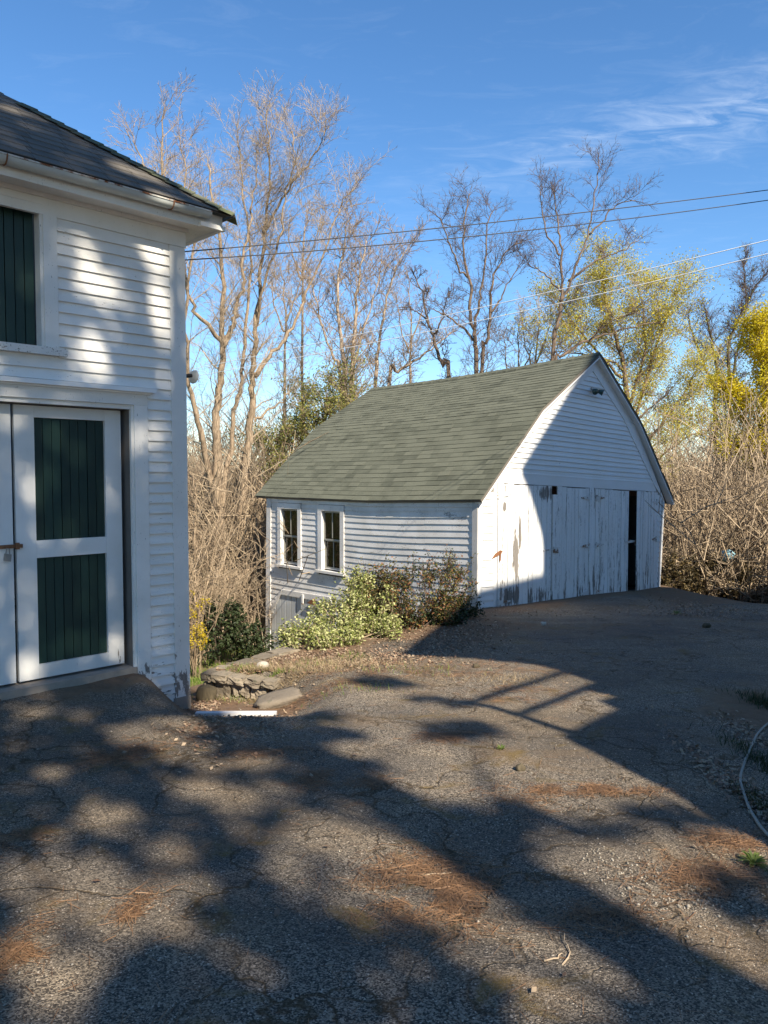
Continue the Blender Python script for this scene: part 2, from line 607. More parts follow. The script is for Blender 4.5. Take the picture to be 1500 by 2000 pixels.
def edge_dist(x, y):
    """signed distance to the yard edge, positive on the low side"""
    x = np.asarray(x, float)
    y = np.asarray(y, float)
    best = np.full(x.shape, 1e9)
    sgn = np.ones(x.shape)
    for (ax, ay), (bx, by) in zip(EDGE[:-1], EDGE[1:]):
        dx, dy = bx - ax, by - ay
        t = np.clip(((x - ax) * dx + (y - ay) * dy) / (dx * dx + dy * dy), 0, 1)
        d = np.hypot(x - ax - t * dx, y - ay - t * dy)
        s = np.where((dx * (y - ay) - dy * (x - ax)) > 0, 1.0, -1.0)
        m_ = d < best
        best = np.where(m_, d, best)
        sgn = np.where(m_, s, sgn)
    return best * sgn


def ground(x, y):
    x = np.asarray(x, float)
    y = np.asarray(y, float)
    z = -0.057 * np.clip(y, 0, 22) - 0.01 * np.clip(y - 22, 0, 60)
    # right of the barn the ground dips behind the edge of the drive
    z -= 0.115 * np.clip(y - 14.2, 0, 6) * sstep(6.7, 7.6, x - 0.0 * y)
    # ramp up to the carriage house door and the hollow at its corner
    u = (x - LB.o[0]) * LB.u[0] + (y - LB.o[1]) * LB.u[1]
    w = (x - LB.o[0]) * LB.n[0] + (y - LB.o[1]) * LB.n[1]
    ramp = (1 - sstep(0.0, 1.5, w)) * (1 - sstep(-0.58, -0.02, u + 0.25 * np.clip(w, 0, 1)))
    z = z * (1 - ramp) + (-0.235) * ramp
    front = 8.20 - 0.38 * (x + 1.93)                     # face of the retaining wall
    drop = np.interp(y, [6.15, 6.6, 6.8, 7.3, 7.8, 8.4], [0.0, 0.17, 0.21, 0.26, 0.33, 0.36])
    side = (1 - sstep(-1.0, -0.30, x + 0.35 * np.clip(y - 7.2, 0, 1))) * (1 - ramp)
    past = np.where(x > -1.97, sstep(-0.02, 0.10, y - front - 0.06), sstep(9.5, 12.0, y))
    z -= drop * side * (1 - past)
    z -= 0.055 * past * (1 - sstep(-1.2, -0.2, x)) * (1 - sstep(9.0, 10.5, y))
    # low yard
    d = edge_dist(x, y)
    wide = 0.45 + 5.5 * sstep(-1.75, -2.15, x) * (1 - sstep(9, 13, y))
    yard = -2.55 - 0.02 * np.clip(y - 14, 0, 40)
    far = 0.05 * np.clip(np.hypot(x, y) - 34, 0, 60)
    k = sstep(0.0, 1.0, d / wide)
    k = np.where(x > 1.5 + (y - 13.4) * 0.93, k * (1 - sstep(5.5, 8.5, x - (y - 13.5) * 0.2)), k)
    z = z * (1 - k) + yard * k + far
    # lumps
    near = np.exp(-np.hypot(x, y - 6) / 14.0)
    z += (vnoise(x * 0.9, y * 0.9, 3) - 0.5) * 0.05 * near + (vnoise(x * 2.7, y * 2.7, 5) - 0.5) * 0.024 * near
    z += (vnoise(x * 7.5, y * 7.5, 8) - 0.5) * 0.010 * near
    return z


def gz(x, y):
    return float(ground(np.array([x]), np.array([y]))[0])


def dirt_mask(x, y):
    """1 on bare earth, 0 on asphalt (soft, noisy edge)"""
    n = (vnoise(x * 1.6, y * 1.6, 21) - 0.5) * 0.9 + (vnoise(x * 6, y * 6, 22) - 0.5) * 0.5
    d = edge_dist(x, y)
    a = sstep(-1.05, -0.45, d + n * 0.6)                          # strip above the yard edge
    # planting bed along the barn side, in front of its left corner
    bx, by = 0.85, 11.35
    b = 1 - sstep(0.75, 1.25, np.hypot((x - bx) / 1.35, (y - by) / 1.25) + n * 0.35)
    a = np.maximum(a, b)
    # foot of the carriage house corner
    c = 1 - sstep(0.55, 1.0, np.hypot((x + 1.5) / 1.0, (y - 7.25) / 0.55) + n * 0.4)
    a = np.maximum(a, c)
    # far edge of the drive towards the hedge and the verge at the right
    e = sstep(13.6, 14.6, y - 0.25 * (x - 6) + n * 0.9) * sstep(5.0, 6.0, x)
    a = np.maximum(a, e)
    v = sstep(2.25, 2.75, x - 0.16 * (y - 4.2) + n * 0.5) * (1 - sstep(6.6, 7.6, y + n)) * sstep(2.6, 3.4, y)
    a = np.maximum(a, v)
    f = sstep(12.7, 13.3, y - 0.93 * (x - 1.65) + n * 0.25) * sstep(1.0, 1.6, x)
    a = np.maximum(a, f * 0.9)
    return np.clip(a, 0, 1)


def axis(lo, hi, fine_lo, fine_hi, fine, coarse):
    a = [fine_lo]
    while a[-1] < fine_hi:
        a.append(a[-1] + fine)
    st = fine
    while a[-1] < hi:
        st = min(st * 1.25, coarse)
        a.append(a[-1] + st)
    st = fine
    b = [fine_lo]
    while b[-1] > lo:
        st = min(st * 1.25, coarse)
        b.append(b[-1] - st)
    return np.array(sorted(b[1:]) + a)


gx = axis(-700, 700, -4.5, 7.5, 0.07, 60)
gy = axis(-60, 1500, 1.6, 15.0, 0.07, 60)
GX, GY = np.meshgrid(gx, gy)
GZ = ground(GX, GY)
DM = dirt_mask(GX, GY)
far_dirt = (np.abs(GX) > 9) | (GY > 19)
DM = np.where(far_dirt, 1.0, DM)
nx, ny = len(gx), len(gy)
idx = np.arange(nx * ny).reshape(ny, nx)
quads = np.stack([idx[:-1, :-1], idx[:-1, 1:], idx[1:, 1:], idx[1:, :-1]], -1).reshape(-1, 4)
cellm = 0.25 * (DM[:-1, :-1] + DM[:-1, 1:] + DM[1:, 1:] + DM[1:, :-1]).ravel()
GV = np.stack([GX, GY, GZ], -1).reshape(-1, 3)
grassm = (sstep(0.6, 1.6, edge_dist(GX, GY)) * sstep(-2.2, -3.0, GX + 0.0 * GY)).ravel()


def submesh(name, sel, mat, attrs):
    q = quads[sel]
    used = np.unique(q)
    rm = np.full(nx * ny, -1)
    rm[used] = np.arange(len(used))
    o = mesh(name, GV[used], rm[q], mat, None, True, {k: v.ravel()[used] for k, v in attrs.items()})
    return o


# asphalt: aggregate, cracks, earth and needle stains
m = Mat('old_asphalt', 0.88, 0.25)
agg = m.voro(165, 'F1', "Color")
aggd = m.voro(165, 'F1', "Distance")
sp = m.N.new("ShaderNodeSeparateColor")
m.L.new(agg, sp.inputs[0])
wear = m.ramp(m.noise(0.55, 6, 0.6, (0.45, 1.0, 1), 0.6, (0, 0, 0.5)), 0.36, 0.62)          # polished lanes where stones show, tarry elsewhere
fines = m.mix(sp.outputs[0], (0.054, 0.045, 0.035), (0.195, 0.156, 0.114))
stones = m.mix(m.ramp(sp.outputs[0], 0.25, 1.0), (0.038, 0.031, 0.025), (0.47, 0.38, 0.272))
c = m.mix(wear, fines, stones)
c = m.mix(m.ramp(sp.outputs[1], 0.978, 0.986), c, (0.48, 0.40, 0.31))
big = m.noise(0.9, 6, 0.62)
c = m.hsv(c, 0.5, m.ramp(big, 0.3, 0.7, 0.7, 1.2), m.ramp(big, 0.28, 0.72, 0.66, 1.36))
brown = m.math('MULTIPLY', m.ramp(m.noise(1.1, 8, 0.68, dist=0.7), 0.53, 0.71), m.ramp(sp.outputs[2], 0.0, 1.0, 0.45, 0.85))
c = m.mix(brown, c, (0.185, 0.12, 0.062))
mossf = m.math('MULTIPLY', m.ramp(m.noise(2.2, 7, 0.7, dist=0.8), 0.57, 0.67), m.ramp(sp.outputs[2], 0, 1, 0.4, 0.9))
c = m.mix(mossf, c, (0.16, 0.105, 0.03))
wv = m.N.new("ShaderNodeVectorMath")
wv.operation = 'ADD'
wnz = m.N.new("ShaderNodeTexNoise")
wnz.inputs["Scale"].default_value = 2.2
wnz.inputs["Detail"].default_value = 6
m.L.new(m.pos, wnz.inputs["Vector"])
sc_ = m.N.new("ShaderNodeVectorMath")
sc_.operation = 'SCALE'
sc_.inputs[3].default_value = 0.75
m.L.new(wnz.outputs["Color"], sc_.inputs[0])
m.L.new(m.pos, wv.inputs[0])
m.L.new(sc_.outputs[0], wv.inputs[1])
edge = m.voro(1.05, 'DISTANCE_TO_EDGE', "Distance", vec=wv.outputs[0])
crm = m.math('MULTIPLY', m.ramp(edge, 0.0, 0.015, 1, 0), m.ramp(m.noise(0.8, 3), 0.38, 0.50))
edge2 = m.voro(3.1, 'DISTANCE_TO_EDGE', "Distance", vec=wv.outputs[0])
crm2 = m.math('MULTIPLY', m.ramp(edge2, 0.0, 0.022, 1, 0), m.ramp(m.noise(0.7, 3, vec=wv.outputs[0]), 0.50, 0.58))
cr = m.math('MAXIMUM', crm, crm2)
c = m.mix(m.math('MULTIPLY', cr, 0.88), c, m.mix(m.noise(1.6, 4), (0.016, 0.013, 0.010), (0.10, 0.062, 0.022)))
soil = m.math('MULTIPLY', m.attr('dirt'), 1.0)
soilf = m.ramp(m.math('ADD', soil, m.math('MULTIPLY', m.math('SUBTRACT', m.noise(9, 6, 0.7), 0.5), 0.9)), 0.15, 0.55)
soilc = m.mix(m.noise(14, 7, 0.7), (0.11, 0.074, 0.046), (0.27, 0.185, 0.115))
c = m.mix(soilf, c, soilc)
m.col(c)
m.bump(m.math('ADD', m.math('MULTIPLY', m.ramp(aggd, 0.0, 0.6, 1, 0), 0.7), m.math('ADD', m.math('MULTIPLY', sp.outputs[0], 0.5), m.math('MULTIPLY', cr, -2.0))), 0.9, 0.005)
M['asphalt'] = m.m

m = Mat('earth', 0.95, 0.1)
n = m.noise(11, 8, 0.7)
c = m.mix(n, (0.10, 0.065, 0.042), (0.30, 0.20, 0.13))
c = m.mix(m.ramp(m.noise(3, 5), 0.5, 0.65), c, (0.20, 0.145, 0.095))
g = m.math('MULTIPLY', m.attr('grass'), m.ramp(m.noise(2.2, 5), 0.35, 0.55))
c = m.mix(g, c, m.mix(m.noise(20, 4), (0.06, 0.11, 0.015), (0.16, 0.22, 0.04)))
m.col(c)
m.bump(m.noise(26, 6, 0.7), 1.0, 0.03)
M['earth'] = m.m
submesh('driveway', cellm < 0.72, M['asphalt'], {'dirt': DM})['kind'] = 'structure'
submesh('ground', cellm >= 0.72, M['earth'], {'grass': grassm})['kind'] = 'structure'


# ------------------------------------------------------------------ carriage house (white, at the left)
def clap(name, fr, segs, v_of, expo, mat, parent, thick=0.025, w0=0.0, v_top=None):
    """one lapped board between u values; v_of(u) gives its lower edge"""
    us = segs
    V, F = [], []
    for u in us:
        vb = v_of(u)
        vt = vb + expo + 0.012 if v_top is None else v_top(u)
        V += [fr.P(u, vb, w0 + thick), fr.P(u, vb + 0.001, w0 - 0.002), fr.P(u, vt, w0 - 0.004), fr.P(u, vt, w0 + 0.003)]
    n = len(us)
    for i in range(n - 1):
        a, b = 4 * i, 4 * i + 4
        F += [(a, b, b + 3, a + 3), (a + 1, b + 1, b, a), (a + 3, b + 3, b + 2, a + 2), (a + 2, b + 2, b + 1, a + 1)]
    F += [(0, 3, 2, 1), (4 * n - 4, 4 * n - 3, 4 * n - 2, 4 * n - 1)]
    if fr.flip:
        F = [f[::-1] for f in F]
    return mesh(name, V, F, mat, parent)


CH = thing('carriage_house', 'white clapboard carriage house with green panelled door at the left edge', 'carriage house', LB.P(0, -0.65))
mb = MB()
mb.box(LB, -1.32, -0.02, 2.2, 4.0, -0.22, -0.02)
mb.box(LB, -3.6, -1.3201, 2.2, 2.64, -0.22, -0.02)
mb.box(LB, -3.6, -1.3201, 3.88, 4.0, -0.22, -0.021)
mb.box(LB, -0.56, -0.02, -0.75, 2.2, -0.22, -0.02)
mb.box(LB, -3.6, -2.55, -0.75, 2.2, -0.22, -0.02)
mb.build('wall', M['back'], CH)
SIDE = Frame(LB.P(0, 0, -0.02), -45)
mb = MB()
mb.box(SIDE, 0.0, 5.5, -3.2, 4.0, -0.2, 0.0)
mb.build('side_wall', M['paint'], CH)
mb = MB()
mb.box(LB, -5.0, -0.22, -0.9, 3.9, -5.4, -5.2)
mb.box(LB, -5.0, -4.8, -0.9, 3.9, -5.2, -0.25)
mb.build('back_wall', M['back'], CH)
MB().box(LB, -4.8, -0.3, -0.42, -0.3, -5.1, -0.25).build('floor', M['dark'], CH)

# clapboards: above the door, then the narrow column beside it
E0 = 0.0975
v = 3.775
k = 0
while v > 2.44:
    v -= E0
    k += 1
    left = -1.205 if v > 2.60 else -3.5
    jit = random.uniform(-0.004, 0.004)
    us = [left, (left - 0.145) * 0.5, -0.145]
    clap('clapboard', LB, us, lambda u, v=v, j=jit: v + j * (1 if u < -0.5 else 0.3), E0, M['paint'], CH)
while v > -0.56:
    v -= E0
    left = -0.39 if v < 2.32 else -0.37
    clap('clapboard', LB, [left, -0.145], lambda u, v=v: v + (0.0 if u < -0.2 else random.uniform(-.002, .002)), E0, M['paint'], CH)
v = 2.25
while v > -0.50:                            # left of the double door
    v -= E0
    clap('clapboard', LB, [-3.5, -2.70], lambda u, v=v: v, E0, M['paint'], CH)
v = 3.775
while v > 2.70:                             # left of the loft door
    v -= E0
    clap('clapboard', LB, [-3.5, -3.07], lambda u, v=v: v, E0, M['paint'], CH)
MB().box(LB, -2.70, -2.555, -0.45, 2.2445, -0.02, 0.028).build('door_casing', M['trim'], CH)
MB().box(LB, -3.07, -2.95, 2.68, 3.784, -0.16, 0.026).build('casing', M['trim'], CH)
MB().box(LB, -3.6, -3.08, 2.64, 3.88, -0.16, -0.021).build('wall', M['back'], CH)
MB().box(LB, -0.145, 0.018, -0.57, 3.78, -0.02, 0.024).build('corner_board', M['trim'], CH)
MB().box(LB, -0.16, 0.02, -0.70, -0.57, -0.02, 0.03).build('foundation_block', M['concrete'], CH)
MB().box(LB, -3.5, 0.03, 3.785, 3.962, -0.02, 0.02).build('frieze_board', M['trim'], CH)
mb = MB()
mb.box(LB, -3.5, 0.05, 3.925, 3.962, 0.0205, 0.042)
mb.build('bed_moulding', M['trim'], CH)
# eaves
OV = 0.345
MB().prism(LB, [(-4.6, 3.962), (0.26, 3.962), (0.26, 3.985), (-4.6, 3.985)], -0.02, 0.25).build('soffit', M['trim'], CH)
MB().box(SIDE, 0.0, 5.6, 3.963, 3.986, 0.0, 0.26).build('soffit', M['trim'], CH)
MB().box(LB, -4.6, 0.28, 3.935, 4.075, 0.25, 0.272).build('fascia', M['trim'], CH)
MB().box(SIDE, -0.25, 5.6, 3.936, 4.075, 0.26, 0.28).build('fascia', M['trim'], CH)
# crown block at the corner that catches the sun
MB().box(LB, 0.02, 0.285, 3.930, 3.972, 0.273, 0.32).build('eave_return', M['trim'], CH)
# half-round gutter, its rusted rim and straps
gut = MB()
prof = [(cos(t) * 0.055, sin(t) * 0.055) for t in np.linspace(pi, 2 * pi, 9)]
V, F = [], []
for u, dz in ((-4.6, -0.012), (-2.2, -0.006), (0.10, 0.0)):
    for a, b in prof:
        V.append(LB.P(u, 4.055 + dz + b, 0.33 + a))
n = len(prof)
for i in range(2):
    for j in range(n - 1):
        F.append((i * n + j, (i + 1) * n + j, (i + 1) * n + j + 1, i * n + j + 1))
gut.add(V, F)
gut.add([LB.P(0.10, 4.055 + b, 0.33 + a) for a, b in prof], [tuple(range(n - 1, -1, -1))])
g_o = gut.build('gutter', M['gutter'], CH, True)
MB().box(LB, -4.6, 0.10, 4.052, 4.064, 0.377, 0.391).build('gutter_rim', M['gutterrim'], CH)
for u in (-0.30, -1.72, -3.1):
    MB().tube([LB.P(u, 4.055 + sin(t) * 0.062, 0.33 + cos(t) * 0.062) for t in np.linspace(pi * 1.02, 2.03 * pi, 9)], 0.006, 5).build('gutter_strap', M['rust'], CH)
# hip roof: front slope with courses of tabs
PITCHR = 0.735
EU, EW, EV = 0.345, 0.37, 4.085       # eave corner


def roofP(u, s, lift=0.0):
    """point on the front roof slope; s = distance up the slope in plan"""
    return np.array(LB.P(u, EV + s * PITCHR + lift * 0.8, EW - s - lift * 0.0))


rf = MB()
rf.add([roofP(-6.5, 0.02, -0.02), roofP(EU - 0.02, 0.02, -0.02), roofP(EU - 2.8, 2.8, -0.02), roofP(-6.5, 2.8, -0.02)], [(0, 1, 2, 3)])
sd_ = lambda t, s: SIDE.P(t, EV + s * PITCHR, EW - s)
rf.add([SIDE.P(-0.37, EV, 0.345), SIDE.P(6.0, EV, 0.345), SIDE.P(3.2, EV + 2.8 * PITCHR, -2.455), SIDE.P(2.43, EV + 2.8 * PITCHR, -2.455)], [(0, 1, 2, 3)])
ROOF1 = rf.build('roof', M['shd'], CH)
MB().box(LB, -4.6, EU + 0.01, 4.066, 4.090, 0.36, 0.378).build('drip_edge', M['dripedge'], CH)
MB().box(SIDE, -EW - 0.01, 5.8, 4.066, 4.090, 0.335, 0.355).build('drip_edge', M['dripedge'], CH)


def tab(u0, u1, s0, s1, un, lift0, lift1):
    """a shingle tab as a thin wedge on the carriage house roof; un = clipped right edge at the top"""
    a, b, c_, d = roofP(u0, s0, lift0), roofP(u1, s0, lift0), roofP(un, s1, lift1), roofP(min(u0, un), s1, lift1)
    dn = np.array([0, 0, -0.007])
    V = [a, b, c_, d, a + dn, b + dn, c_ + dn, d + dn]
    return V, [(0, 1, 2, 3), (4, 0, 3, 7), (5, 1, 0, 4), (1, 5, 6, 2)]


ES = 0.118
for r in range(17):
    s0 = r * ES - 0.02
    hip = EU - s0 - 0.03
    u = hip - 0.305 * (0.5 if r % 2 else 1.0) - random.uniform(0, 0.05)
    hi = hip
    while hi > -3.2:
        V, F = tab(max(u, hi - 0.6) + 0.006, hi, s0 + random.uniform(-.006, .006), s0 + ES + 0.01, min(hi, EU - s0 - ES - 0.03), 0.017, 0.005)
        mesh('shingle', V, F, M['shd'], ROOF1)
        hi = u
        u -= 0.305
hl = np.array([-1.0, 0.0])                          # hip cap: runs straight to the left in plan
r = 0
p0 = np.array(roofP(EU, 0, 0.0))
dirh = (roofP(EU - 1, 1) - roofP(EU, 0))
dirh = dirh / np.linalg.norm(dirh)
perp = np.array([0.0, 1.0, 0.0])
for r in range(16):
    a = p0 + dirh * (0.14 * r - 0.01) + np.array([0, 0, 0.028])
    b = p0 + dirh * (0.14 * (r + 1) + 0.02) + np.array([0, 0, 0.014])
    w_ = 0.155
    dz = np.array([0, 0, -0.072])
    V = [a - perp * w_ + dz, a, a + perp * w_ + dz, b - perp * w_ + dz, b, b + perp * w_ + dz]
    V += [q + np.array([0.0, 0, -0.014]) for q in V[:3]]
    mesh('hip_shingle', V, [(0, 1, 4, 3), (1, 2, 5, 4), (6, 7, 1, 0), (7, 8, 2, 1)], M['shm'], ROOF1)

# loft door with its casing and sill
MB().box(LB, -1.32, -1.205, 2.68, 3.784, -0.01, 0.026).build('casing', M['trim'], CH)
MB().box(LB, -1.345, -1.3201, 2.68, 3.90, -0.10, 0.012).build('casing', M['trim'], CH)
MB().box(LB, -3.5, -1.3202, 3.865, 3.905, -0.01, 0.026).build('casing', M['trim'], CH)
MB().box(LB, -3.5, -1.15, 2.615, 2.68, -0.1, 0.062).build('sill', M['sillp'], CH)
LD = MB().box(LB, -3.3, -1.35, 2.66, 3.9, -0.16, -0.125).build('loft_door', M['dark'], CH)
u = -1.352
i = 0
while u > -2.9:
    wd = 0.079
    MB().prism(LB, [(u - wd + 0.004, 2.69), (u - 0.004, 2.69), (u - 0.004, 3.86), (u - wd + 0.004, 3.86)], -0.124, -0.105 - 0.002 * (i % 2)).build('board', M['green'], LD)
    u -= wd
    i += 1
# door head, casing, reveal
MB().box(LB, -3.4, -0.395, 2.245, 2.345, -0.02, 0.030).build('head_casing', M['trim'], CH)
mb = MB()
mb.prism(LB, [(-3.4, 2.346), (-0.37, 2.346), (-0.37, 2.362), (-3.4, 2.362)], -0.02, 0.045)
mb.prism(LB, [(-3.4, 2.3625), (-0.34, 2.3625), (-0.32, 2.402), (-3.4, 2.402)], -0.02, 0.085)
mb.build('head_moulding', M['bfront'], CH)
MB().box(LB, -0.53, -0.395, -0.45, 2.2445, -0.02, 0.028).build('door_casing', M['trim'], CH)
MB().box(LB, -0.556, -0.5305, -0.22, 2.244, -0.25, 0.012).build('door_jamb', M['trim'], CH)
MB().box(LB, -3.4, -0.5565, 2.205, 2.244, -0.25, 0.008).build('door_head_jamb', M['trim'], CH)
MB().box(LB, -3.4, -0.54, -0.30, -0.19, -0.40, 0.035).build('threshold', M['concrete'], CH)
MB().box(LB, -0.40, 0.0, -0.80, -0.50, -0.15, -0.021).build('foundation', M['concrete'], CH)


def panel_door(u0, u1, label):
    d = MB().box(LB, u0, u1, -0.165, 2.195, -0.17, -0.15).build('door', M['dark'], CH)
    if label:
        d['label'] = label
    st = 0.165
    for a, b in ((u0, u0 + st), (u1 - st * 0.92, u1)):
        MB().box(LB, a, b, -0.165, 2.195, -0.149, -0.105).build('stile', M['doorw'], d)
    for a, b in ((-0.165, -0.045), (0.885, 1.035), (2.095, 2.195)):
        MB().box(LB, u0 + st + 0.001, u1 - st * 0.92 - 0.001, a, b, -0.149, -0.106).build('rail', M['doorw'], d)
    ua, ub = u0 + st + 0.0015, u1 - st * 0.92 - 0.0015
    nb_ = 8
    for a, b in ((-0.043, 0.883), (1.037, 2.093)):
        for i in range(nb_):
            x0 = ua + (ub - ua) * i / nb_
            x1 = ua + (ub - ua) * (i + 1) / nb_
            MB().prism(LB, [(x0 + 0.003, a), (x1 - 0.003, a), (x1 - 0.003, b), (x0 + 0.003, b)], -0.149, -0.131 - 0.002 * (i % 3)).build('board', M['green'], d)
    return d


D1 = panel_door(-1.545, -0.60, None)
D2 = panel_door(-2.54, -1.572, None)
mb = MB().box(LB, -1.69, -1.50, 0.985, 1.015, -0.105, -0.085)
mb.box(LB, -1.565, -1.535, 0.975, 1.03, -0.085, -0.06)
mb.build('hasp', M['rust'], CH)
pl = MB().prism(LB, [(-1.655, 0.885), (-1.605, 0.875), (-1.597, 0.935), (-1.648, 0.945)], -0.098, -0.07)
pl.tube([LB.P(-1.638, 0.943, -0.085), LB.P(-1.632, 0.99, -0.082), LB.P(-1.612, 0.985, -0.082), LB.P(-1.608, 0.938, -0.085)], 0.005, 5)
pl.build('padlock', M['steel'], CH)

# wall lamp on the hidden side wall, just past the corner
lb_ = np.array(LB.P(0.0, 2.56, -0.14))
LAMP = thing('wall_lamp', 'small round white saucer lamp on the far side of the white carriage house', 'lamp', LB.P(0.0, 2.56, -0.14))
LF = Frame(LB.P(0.0, 0, -0.14), 45)
mb = MB().box(LF, -0.02, 0.045, 2.50, 2.66, -0.05, 0.05)
mb.build('mount_board', M['rust'], LAMP)
MB().tube([LF.P(0.045, 2.575), LF.P(0.075, 2.578)], [0.012, 0.016], 8).build('bracket', M['black'], LAMP)
a0, a1 = np.array(LF.P(0.07, 2.577)), np.array(LF.P(0.165, 2.59, 0.02))
MB().tube([a0, a0 * .4 + a1 * .6, a1], [0.016, 0.021, 0.019], 10).build('socket', M['black'], LAMP)
ax = Vector((-0.5, -0.84, 0.12)).normalized()
e1 = ax.orthogonal().normalized()
e2 = ax.cross(e1)
cc = Vector(LF.P(0.20, 2.59, -0.03))
V, F = [], []
for j, (rr, dd) in enumerate(((0.012, 0.0), (0.045, 0.006), (0.068, 0.018), (0.07, 0.022), (0.045, 0.011), (0.012, 0.006))):
    for k in range(20):
        t = 2 * pi * k / 20
        V.append(cc + (e1 * cos(t) + e2 * sin(t)) * rr - ax * dd)
for j in range(5):
    for k in range(20):
        F.append((j * 20 + k, j * 20 + (k + 1) % 20, (j + 1) * 20 + (k + 1) % 20, (j + 1) * 20 + k))
F.append(tuple(range(19, -1, -1)))
mesh('shade', V, F, M['glassl'], LAMP, True)

# ------------------------------------------------------------------ barn
BARN = thing('barn', 'white barn with green shingled gambrel roof and peeling plank doors', 'barn', BF.P(0, -0.85))
slope = lambda u: -0.042 * (u - 3.7)
# roof outline (front plane): eave, kink, apex, kink, eave
RO = [(-0.09, 1.17), (1.70, 2.86), (3.68, 4.10), (5.42, 2.76), (7.06, 0.96)]
RI = [(0.42, 1.42), (0.96, 1.95), (1.93, 2.745), (3.61, 3.74), (4.84, 2.83), (6.30, 1.33)]
# interior shell
mb = MB()
mb.prism(BF, [(0.02, 1.10), (0.02, 1.30), (1.75, 2.80), (3.68, 4.0), (5.34, 2.70), (6.62, 1.14), (6.62, 0.9)][::-1] if False else [(0.30, 1.47), (6.36, 1.20), (6.70, 1.15), (5.34, 2.68), (3.66, 3.98), (1.75, 2.79), (0.05, 1.25)], -0.06, -0.02)
mb.prism(BF, [(0.02, -0.95), (0.47, -0.95), (0.47, 1.60), (0.04, 1.22)], -0.06, -0.02)
mb.prism(BF, [(6.37, -1.2), (6.62, -1.2), (6.70, 1.12), (6.37, 1.3)], -0.06, -0.02)
mb.build('front_wall', M['back'], BARN)
SW = MB()
SW.box(BS, 0.0, 3.72, -1.0, 1.10, -0.06, -0.02)
SW.box(BS, 0.0, 6.5, 0.84, 1.105, -0.06, -0.021)
SW.box(BS, 4.42, 5.22, -0.5, 0.84, -0.06, -0.02)
SW.box(BS, 5.92, 6.5, -0.5, 0.84, -0.06, -0.02)
SW.box(BS, 3.72, 6.5, -3.2, -0.48, -0.06, -0.02)
SW.box(BS, 0.0, 3.72, -3.2, -1.0, -0.06, -0.02)
SW.build('side_wall', M['back'], BARN)
mb = MB()
mb.box(BF, 0.0, 6.6, -3.2, 1.1, -6.5, -6.44)
mb.prism(BF, [(0.0, 1.1), (6.6, 1.1), (5.3, 2.65), (3.66, 3.9), (1.75, 2.75)], -6.5, -6.44)
mb.box(BF, 6.62, 6.68, -3.2, 1.1, -6.5, -0.08)
mb.build('rear_walls', M['back'], BARN)
MB().box(BF, 0.02, 6.6, -1.16, -1.05, -6.4, -0.05).build('floor', M['dark'], BARN)
MB().box(BF, 1.2, 5.9, -1.04, 1.0, -2.6, -2.5).build('inner_partition', M['dark'], BARN)

# gable clapboards
v = 3.62
while v > 1.42:
    f = lambda u, v=v: v + slope(u)
    # clip to the rake's inner edge
    L_, R_ = None, None
    for u in np.linspace(0.3, 6.4, 400):
        if f(u) < pwl(RI, u) - 0.005:
            L_ = u if L_ is None else L_
            R_ = u
    if L_ is not None and R_ - L_ > 0.1:
        L_ -= 0.10
        R_ += 0.10
        us = [L_] + [x for x in (1.6, 2.6, 3.6, 4.6, 5.6) if L_ + .1 < x < R_ - .1] + [R_]
        ph = random.uniform(0, 6)
        vt = lambda u, v=v: max(min(v + slope(u) + 0.112, pwl(RO, u) - 0.06), v + slope(u) + 0.004)
        clap('clapboard', BF, us, lambda u, v=v, ph=ph: v + slope(u) + 0.004 * sin(u * 1.7 + ph), 0.1, M['bfront'], BARN, v_top=vt)
    v -= 0.1
# narrow columns at both sides of the doors
v = 1.30
while v > -0.80:
    v -= 0.1205
    clap('clapboard', BF, [0.10, 0.425], lambda u, v=v: v - 0.042 * u + random.uniform(-.004, .004), 0.1205, M['bfront'], BARN)
v = 1.13
while v > -0.95:
    v -= 0.1205
    hi = 6.70 + (v - 0.92) * 0.075
    clap('clapboard', BF, [6.45, hi - 0.05], lambda u, v=v: v - 0.04 * (u - 6.5), 0.1205, M['bfront'], BARN)
MB().prism(BF, [(-0.02, -0.93), (0.10, -0.93), (0.10, 1.34), (0.0, 1.24)], -0.02, 0.022).build('corner_board', M['bfront'], BARN)
MB().prism(BF, [(6.56, -1.15), (6.63, -1.15), (6.78, 0.98), (6.71, 1.06)], -0.02, 0.020).build('corner_board', M['bfront'], BARN)
MB().prism(BF, [(0.425, -0.9), (0.52, -0.9), (0.52, 1.462), (0.425, 1.42)], -0.02, 0.018).build('door_casing', M['bfront'], BARN)
MB().prism(BF, [(6.385, -1.12), (6.45, -1.12), (6.45, 1.19), (6.385, 1.21)], -0.02, 0.016).build('door_casing', M['bfront'], BARN)
MB().prism(BF, [(0.44, 1.468), (6.38, 1.218), (6.30, 1.34), (6.17, 1.475), (0.80, 1.71), (0.60, 1.58)], -0.02, 0.019).build('header_board', M['bfront'], BARN)
# rake boards
rk = lambda pts: MB().prism(BF, pts, -0.02, 0.03).build('rake_board', M['bfront'], BARN)
rk([(0.0, 1.245), (0.42, 1.405), (0.96, 1.945), (1.93, 2.74), (1.735, 2.85)][::1])
rk([(1.745, 2.853), (1.935, 2.745), (3.61, 3.74), (3.67, 4.03)])
rk([(3.615, 3.735), (4.84, 2.83), (5.33, 2.72), (3.675, 4.03)])
rk([(4.845, 2.825), (6.28, 1.35), (6.76, 0.99), (5.335, 2.715)])

# roof deck on the five-point outline, sagging a little along its length
ROOFL = 7.0


